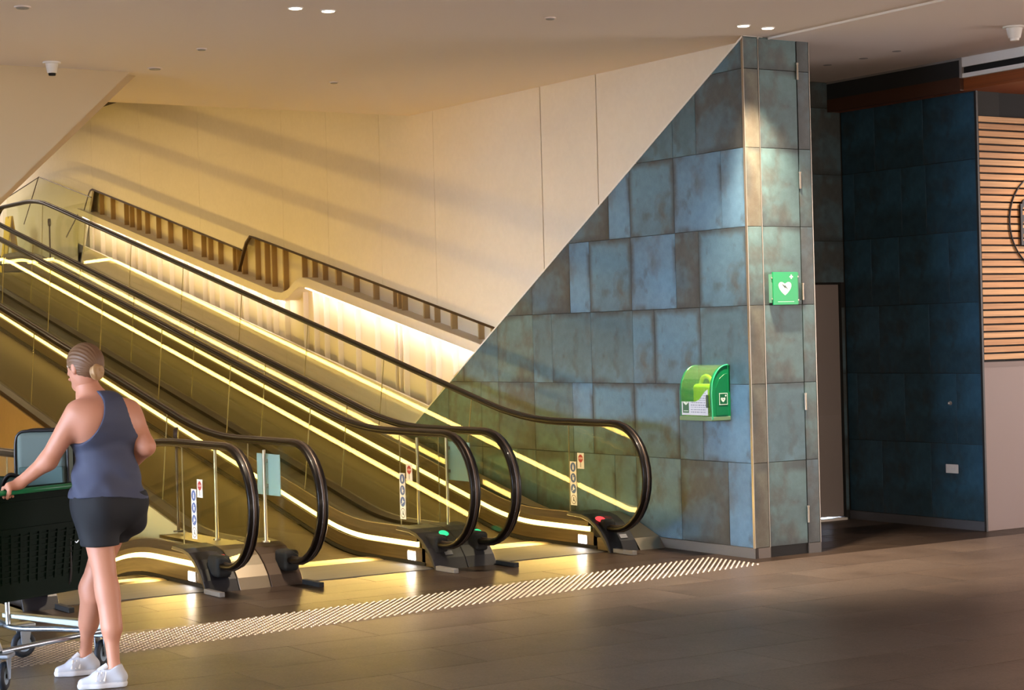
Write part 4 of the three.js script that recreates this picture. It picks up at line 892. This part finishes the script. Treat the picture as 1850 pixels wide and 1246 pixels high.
{
  const P = thing('person', 'woman in dark tank top and black shorts pushing the green trolley', 'person', [-5.88, 0, 1.72]);
  P.rotation.y = -YAW;
  const F = [-0.66, 0, -0.75], R = [0.75, 0, -0.66];                // body: forward, right (local x = picture right, z = towards the viewer)
  const FH = [-0.82, -0.1, -0.56], RH = [0.56, 0, -0.82];
  const add = (p, ...q) => { const o = p.slice(); for (let i = 0; i < q.length; i += 2) for (let k = 0; k < 3; k++) o[k] += q[i][k] * q[i + 1]; return o; };
  const U = [0, 1, 0];
  const hc = [-0.008, 1.64, 0.0];
  const shL = [-0.022, 1.402, 0.125], elL = [-0.181, 1.157, 0.11], wrL = [-0.325, 1.047, 0.125];
  const shR = [0.198, 1.392, -0.125], elR = [0.292, 1.208, -0.06], wrR = [0.130, 1.06, -0.25];
  const pel = [0.098, 0.93, 0], wst = [0.09, 1.10, 0], cst = [0.09, 1.29, -0.005];
  const hipL = add(pel, R, -0.085), hipR = add(pel, R, 0.085);
  const knL = [0.109, 0.489, 0.13], anL = [0.15, 0.10, 0.20], knR = [-0.018, 0.475, -0.07], anR = [-0.085, 0.105, -0.20];
  const seg = (a, b, ra, rb) => (x, y, z) => cone(x, y, z, a, b, ra, rb);
  const chain = (fs, k) => (x, y, z) => { let d = fs[0](x, y, z); for (let i = 1; i < fs.length; i++) d = smin(d, fs[i](x, y, z), k); return d; };
  const torso = chain([
    seg(add(pel, R, -0.065, F, -0.02), add(pel, R, 0.065, F, -0.02), 0.118, 0.118), seg(add(pel, F, -0.055, R, -0.06, U, -0.03), add(pel, F, -0.055, R, 0.06, U, -0.03), 0.088, 0.088),
    seg(add(wst, R, -0.05), add(wst, R, 0.05), 0.1, 0.1), seg(add(cst, R, -0.06), add(cst, R, 0.06), 0.105, 0.105), seg(add(cst, F, 0.05, R, -0.07, U, 0.01), add(cst, F, 0.05, R, 0.07, U, 0.01), 0.075, 0.075),
    seg(add(shL, R, 0.05, F, -0.015), add(shR, R, -0.05, F, -0.015), 0.062, 0.062), seg([0.02, 1.49, 0], add([0.085, 1.40, 0], F, -0.02), 0.055, 0.085), seg(add(shL, U, -0.05, R, 0.05, F, -0.02), add(shR, U, -0.05, R, -0.05, F, -0.02), 0.07, 0.07),
  ], 0.09);
  const legL = chain([seg(hipL, knL, 0.088, 0.056), seg(knL, anL, 0.05, 0.03), seg(add(knL, U, -0.06, F, -0.022), add(knL, U, -0.19, [0.025, 0, 0.035], 1, F, -0.012), 0.046, 0.046)], 0.05);
  const legR = chain([seg(hipR, knR, 0.088, 0.056), seg(knR, anR, 0.05, 0.03), seg(add(knR, U, -0.06, F, -0.022), add(knR, U, -0.19, [-0.035, 0, -0.07], 1, F, -0.012), 0.046, 0.046)], 0.05);
  const footL = chain([seg(anL, [0.15, 0.05, 0.205], 0.03, 0.024), seg([0.15, 0.046, 0.205], [0.05, 0.036, 0.236], 0.022, 0.016)], 0.03), footR = chain([seg(anR, [-0.085, 0.05, -0.2], 0.03, 0.024), seg([-0.085, 0.046, -0.2], [-0.17, 0.036, -0.166], 0.022, 0.016)], 0.03);
  const armL = chain([seg(shL, elL, 0.062, 0.046), seg(elL, wrL, 0.046, 0.029)], 0.03), armR = chain([seg(shR, elR, 0.06, 0.046), seg(elR, wrR, 0.046, 0.029)], 0.03);
  const neck = seg([0.018, 1.47, -0.005], add(hc, U, -0.085, FH, -0.015), 0.058, 0.054);
  const body = (x, y, z) => { let d = torso(x, y, z); d = smin(d, legL(x, y, z), 0.05); d = smin(d, legR(x, y, z), 0.05); d = smin(d, armL(x, y, z), 0.035); d = smin(d, armR(x, y, z), 0.035); d = smin(d, neck(x, y, z), 0.05); d = smin(d, footL(x, y, z), 0.02); return smin(d, footR(x, y, z), 0.02); };
  // head
  const ell = (x, y, z, c, ax, r) => { const p = [x - c[0], y - c[1], z - c[2]]; const q = ax.map((a) => p[0] * a[0] + p[1] * a[1] + p[2] * a[2]); const k0 = Math.hypot(q[0] / r[0], q[1] / r[1], q[2] / r[2]), k1 = Math.hypot(q[0] / r[0] ** 2, q[1] / r[1] ** 2, q[2] / r[2] ** 2); return k0 * (k0 - 1) / (k1 || 1); };
  const UH = [-0.07, 0.99, -0.05], AX = [RH, UH, FH];
  const skull = (x, y, z) => ell(x, y, z, add(hc, U, 0.012, FH, -0.01), AX, [0.076, 0.093, 0.097]);
  const chin = add(hc, U, -0.098, FH, 0.055);
  const head = (x, y, z) => {
    let d = skull(x, y, z);
    d = smin(d, cone(x, y, z, add(hc, U, -0.05, FH, 0.02), chin, 0.058, 0.028), 0.05);
    d = smin(d, cone(x, y, z, add(hc, U, 0.015, FH, 0.086), add(hc, U, -0.03, FH, 0.108), 0.008, 0.013), 0.02);           // nose
    d = smin(d, cone(x, y, z, add(hc, U, -0.062, FH, 0.088, RH, -0.018), add(hc, U, -0.062, FH, 0.088, RH, 0.018), 0.009, 0.009), 0.012); // mouth
    for (const s of [-1, 1]) {
      d = smin(d, ell(x, y, z, add(hc, U, -0.012, RH, s * 0.078, FH, -0.008), AX, [0.012, 0.031, 0.019]), 0.01);             // ear
      d = smax(d, -ball(x, y, z, add(hc, U, 0.008, FH, 0.1, RH, s * 0.032), 0.016), 0.01);                                  // eye socket
    }
    return smin(d, neck(x, y, z), 0.04);
  };
  // hands
  const da = [0.507, 0, -0.859], db = [-0.859, 0, -0.507];          // along the trolley handle, forward over it
  const gc = [-0.376, 1.0, 0.134];
  const fl = [];
  const palm = chain([seg(wrL, add(gc, U, 0.034, db, -0.022, da, -0.02), 0.027, 0.021), seg(wrL, add(gc, U, 0.034, db, -0.022, da, 0.022), 0.026, 0.02), seg(add(gc, U, 0.033, db, -0.018, da, -0.026), add(gc, U, 0.033, db, -0.018, da, 0.03), 0.015, 0.014)], 0.02);
  const fingers = [];
  for (let k = 0; k < 4; k++) {
    const o = (k - 1.5) * 0.0205, r = [0.0082, 0.0088, 0.0088, 0.008][k], l = [0.85, 1, 1, 0.9][k];
    const p0 = add(gc, da, o, U, 0.033, db, -0.016), p1 = add(gc, da, o, U, 0.0265, db, 0.016 * l), p2 = add(gc, da, o * 1.02, U, 0.0, db, 0.0275 * l), p3 = add(gc, da, o * 1.02, U, -0.0235, db, 0.011);
    fingers.push(chain([seg(p0, p1, r * 1.12, r * 1.05), seg(p1, p2, r * 1.05, r), seg(p2, p3, r, r * 0.85)], 0.006));
  }
  const thumb = chain([seg(add(gc, U, 0.026, db, -0.028, da, -0.026), add(gc, U, -0.002, db, -0.028, da, -0.034), 0.0125, 0.0105), seg(add(gc, U, -0.002, db, -0.028, da, -0.034), add(gc, U, -0.025, db, -0.012, da, -0.03), 0.0105, 0.009)], 0.008);
  const handL = (x, y, z) => { let d = smin(palm(x, y, z), cone(x, y, z, elL, wrL, 0.046, 0.029), 0.012); for (const f of fingers) d = smin(d, f(x, y, z), 0.0045); return smin(d, thumb(x, y, z), 0.008); };
  const fr = [-0.5, -0.25, -0.83], fs = [0.83, 0, -0.5];
  const palmR = chain([seg(wrR, add(wrR, fr, 0.075, fs, -0.02), 0.027, 0.02), seg(wrR, add(wrR, fr, 0.075, fs, 0.02), 0.027, 0.02)], 0.02), fingR = [];
  for (let k = 0; k < 4; k++) { const o = (k - 1.5) * 0.02, l = [0.85, 1, 1.02, 0.9][k], p0 = add(wrR, fr, 0.07, fs, o), p1 = add(p0, fr, 0.034 * l, U, -0.008), p2 = add(p1, fr, 0.018 * l, U, -0.022), p3 = add(p2, fr, 0.003, U, -0.02 * l); fingR.push(chain([seg(p0, p1, 0.0098, 0.009), seg(p1, p2, 0.009, 0.0085), seg(p2, p3, 0.0085, 0.0072)], 0.006)); }
  const thR = chain([seg(add(wrR, fr, 0.02, fs, -0.02), add(wrR, fr, 0.05, fs, -0.045, U, -0.01), 0.013, 0.011), seg(add(wrR, fr, 0.05, fs, -0.045, U, -0.01), add(wrR, fr, 0.08, fs, -0.048, U, -0.02), 0.011, 0.009)], 0.008);
  const handR = (x, y, z) => { let d = smin(palmR(x, y, z), cone(x, y, z, elR, wrR, 0.046, 0.029), 0.012); for (const f of fingR) d = smin(d, f(x, y, z), 0.005); return smin(d, thR(x, y, z), 0.008); };
  const clipBox = (f, lo, hi) => f;
  const skinMat = phys({ color: 0xc4886e, roughness: 0.5, sheen: 0.2, sheenRoughness: 0.5 });
  const geos = [
    netMesh(body, [-0.42, 0.02, -0.36], [0.42, 1.56, 0.36], 0.0105),
    netMesh(head, [-0.15, 1.5, -0.15], [0.14, 1.78, 0.14], 0.005),
    netMesh(handL, [-0.46, 0.95, 0.04], [-0.29, 1.1, 0.22], 0.0034),
    netMesh(handR, [0.0, 0.92, -0.42], [0.18, 1.1, -0.2], 0.004),
  ];
  mk('body', mergeGeometries(geos, false), skinMat, P);
  // eyes
  for (const s of [-1, 1]) { const e = mk('eye', new THREE.SphereGeometry(0.011, 14, 10).translate(...add(hc, U, 0.008, FH, 0.078, RH, s * 0.032)), std({ color: 0xf0ece8, roughness: 0.3 }), P); mk('iris', new THREE.SphereGeometry(0.006, 10, 8).translate(...add(hc, U, 0.008, FH, 0.084, RH, s * 0.032)), std({ color: 0x4a5a50, roughness: 0.3 }), e); }
  // hair with a low bun
  const nrm = [FH[0] * 0.62, -0.78, FH[2] * 0.62], hcut = add(hc, U, 0.0);
  const strand = (x, y, z) => { const q = (x - hc[0]) * RH[0] + (z - hc[2]) * RH[2], a = Math.atan2(y - hc[1] + 0.045, q); return 0.0011 * Math.sin(46 * a + 2.5 * vn(x * 30 + 5, y * 30 + z * 20)); };
  const hair = (x, y, z) => {
    let d = ell(x, y, z, add(hc, U, 0.016, FH, -0.013), AX, [0.086, 0.103, 0.106]) + strand(x, y, z);
    const pl = (x - hcut[0]) * nrm[0] + (y - hcut[1]) * nrm[1] + (z - hcut[2]) * nrm[2] - 0.034;
    d = smax(d, pl, 0.008);
    return d;
  };
  const hairMat = std({ color: 0x6e4f35, roughness: 0.5 }), bunMat = std({ color: 0xa8845a, roughness: 0.5 });
  mk('hair', netMesh(hair, [-0.14, 1.52, -0.14], [0.13, 1.78, 0.14], 0.0045), hairMat, P);
  const bc = add(hc, FH, -0.112, U, -0.045, RH, -0.015);
  const bun = (x, y, z) => { const p = [x - bc[0], y - bc[1], z - bc[2]], q = RH[0] * p[0] + RH[2] * p[2], w = FH[0] * p[0] + FH[2] * p[2], h = p[1]; const ring = Math.hypot(Math.hypot(q, h) - 0.022, w) - 0.021 + 0.0022 * Math.sin(3 * Math.atan2(h, q) + 260 * w); return smin(ring, cone(x, y, z, add(hc, FH, -0.075, U, -0.02), bc, 0.03, 0.018), 0.012); };
  mk('hair_bun', netMesh(bun, add(bc, [1, 1, 1], -0.07), add(bc, [1, 1, 1], 0.07), 0.0035), bunMat, P);
  // tank top
  const fold = (x, y, z) => 0.0075 * Math.sin(38 * (y + 0.55 * x) + 5 * vn(x * 9 + 3, y * 9 + z * 5)) * sm(0.0, 1, 1 - Math.abs(y - 1.05) / 0.2) + 0.004 * (vn(x * 22, y * 30 + z * 9) - 0.5);
  const shell = (x, y, z) => smin(torso(x, y, z), cone(x, y, z, add(pel, R, -0.05), add(wst, U, -0.02), 0.128, 0.115), 0.08);
  const tank = (x, y, z) => {
    let d = shell(x, y, z) - 0.013 + fold(x, y, z);
    d = smax(d, 0.952 - 0.11 * (x - 0.09) - y + 0.02 * Math.sin(9 * x), 0.008);
    d = smax(d, -ball(x, y, z, [-0.075, 1.425, 0.18], 0.2), 0.01);
    d = smax(d, -ball(x, y, z, [0.275, 1.405, -0.11], 0.158), 0.01);
    d = smax(d, -ball(x, y, z, add([0.03, 1.515, 0], F, 0.06), 0.098), 0.008);
    return smax(d, y - 1.51, 0.008);
  };
  mk('tank_top', netMesh(tank, [-0.2, 0.9, -0.24], [0.36, 1.52, 0.26], 0.0075), std({ color: 0x41465c, roughness: 0.75 }), P);
  // shorts
  const shorts = (x, y, z) => {
    let d = smin(torso(x, y, z) - 0.012, Math.min(cone(x, y, z, hipL, add(hipL, [knL[0] - hipL[0], knL[1] - hipL[1], knL[2] - hipL[2]], 0.62), 0.104, 0.098), cone(x, y, z, hipR, add(hipR, [knR[0] - hipR[0], knR[1] - hipR[1], knR[2] - hipR[2]], 0.62), 0.104, 0.098)), 0.06);
    d = smin(d, cone(x, y, z, [0.16, 0.88, -0.05], [0.225, 0.815, -0.07], 0.075, 0.055), 0.06);
    d += 0.003 * Math.sin(30 * (x + 0.4 * y) + 3 * vn(x * 9, y * 9));
    d = smax(d, 0.712 - y, 0.006); return smax(d, y - 0.985, 0.006);
  };
  mk('shorts', netMesh(shorts, [-0.16, 0.66, -0.28], [0.36, 1.04, 0.26], 0.008), std({ color: 0x15171d, roughness: 0.8 }), P);
  mk('shorts_mark', pipe([[-0.052, 0.738, 0.108], [-0.044, 0.734, 0.118], [-0.026, 0.748, 0.14]], 0.003, 12), M.white, P);
  // shoes
  const shoeMat = std({ color: 0xc4c8d2, roughness: 0.6 }), soleMat = std({ color: 0xd4d5da, roughness: 0.5 });
  const shoe = (heel, toe, an, tilt) => {
    const mid = heel.map((v, i) => v * 0.42 + toe[i] * 0.58), upper = (x, y, z) => {
      let d = chain([seg([heel[0], 0.05 + tilt, heel[2]], [mid[0], 0.046 + tilt * 0.5, mid[2]], 0.033, 0.036), seg([mid[0], 0.042 + tilt * 0.5, mid[2]], [toe[0], 0.03, toe[2]], 0.038, 0.026), seg([heel[0] * 0.97 + an[0] * 0.03, 0.05 + tilt, heel[2]], [an[0], 0.105 + tilt * 0.6, an[2]], 0.034, 0.04), seg([an[0], 0.09, an[2]], [mid[0], 0.058, mid[2]], 0.034, 0.03)], 0.022)(x, y, z);
      const t = ((x - heel[0]) * (toe[0] - heel[0]) + (z - heel[2]) * (toe[2] - heel[2])) / ((toe[0] - heel[0]) ** 2 + (toe[2] - heel[2]) ** 2);
      d = smax(d, y - 0.106 - 0.012 * Math.cos(t * 9), 0.005);                     // collar dips at the ankle
      d -= 0.0016 * Math.max(0, Math.sin(t * 60)) * sm(0.38, 0.45, t) * (1 - sm(0.72, 0.78, t)) * sm(0.055, 0.075, y);   // lacing
      return smax(d, 0.022 - y, 0.004);
    };
    const so = (x, y, z) => { const d = chain([seg([heel[0], 0.02, heel[2]], [mid[0], 0.02, mid[2]], 0.037, 0.041), seg([mid[0], 0.02, mid[2]], [toe[0], 0.02, toe[2]], 0.041, 0.03)], 0.02)(x, y, z); return smax(smax(d, y - 0.03, 0.004), 0.001 - y, 0.003); };
    const lo = [Math.min(heel[0], toe[0]) - 0.06, -0.005, Math.min(heel[2], toe[2]) - 0.06], hi = [Math.max(heel[0], toe[0]) + 0.06, 0.15, Math.max(heel[2], toe[2]) + 0.06];
    const s = mk('shoe', netMesh(upper, lo, hi, 0.005), shoeMat, P);
    mk('sole', netMesh(so, lo, hi, 0.005), soleMat, s);
    const dx = toe[0] - heel[0], dz = toe[2] - heel[2], l = Math.hypot(dx, dz), nx = -dz / l, nz = dx / l, sg = nz > 0 ? 1 : -1;
    for (let k = 0; k < 3; k++) { const f = 0.45 + k * 0.11, cx = heel[0] + dx * f, cz = heel[2] + dz * f; mk('stripe', bar([cx + nx * sg * 0.039, 0.04, cz + nz * sg * 0.039], [cx - dx * 0.06 + nx * sg * 0.026, 0.085, cz - dz * 0.06 + nz * sg * 0.026], 0.006, 8), std({ color: 0xfafafc, roughness: 0.4 }), s); }
    mk('tongue', bar([mid[0], 0.085, mid[2]], [an[0] + dx * 0.18, 0.112, an[2] + dz * 0.18], 0.016, 10), soleMat, s);
  };
  shoe([0.178, 0, 0.195], [0.0, 0, 0.25], anL, 0);
  shoe([-0.05, 0, -0.212], [-0.212, 0, -0.15], anR, 0);
}
renderer.render(scene, camera);
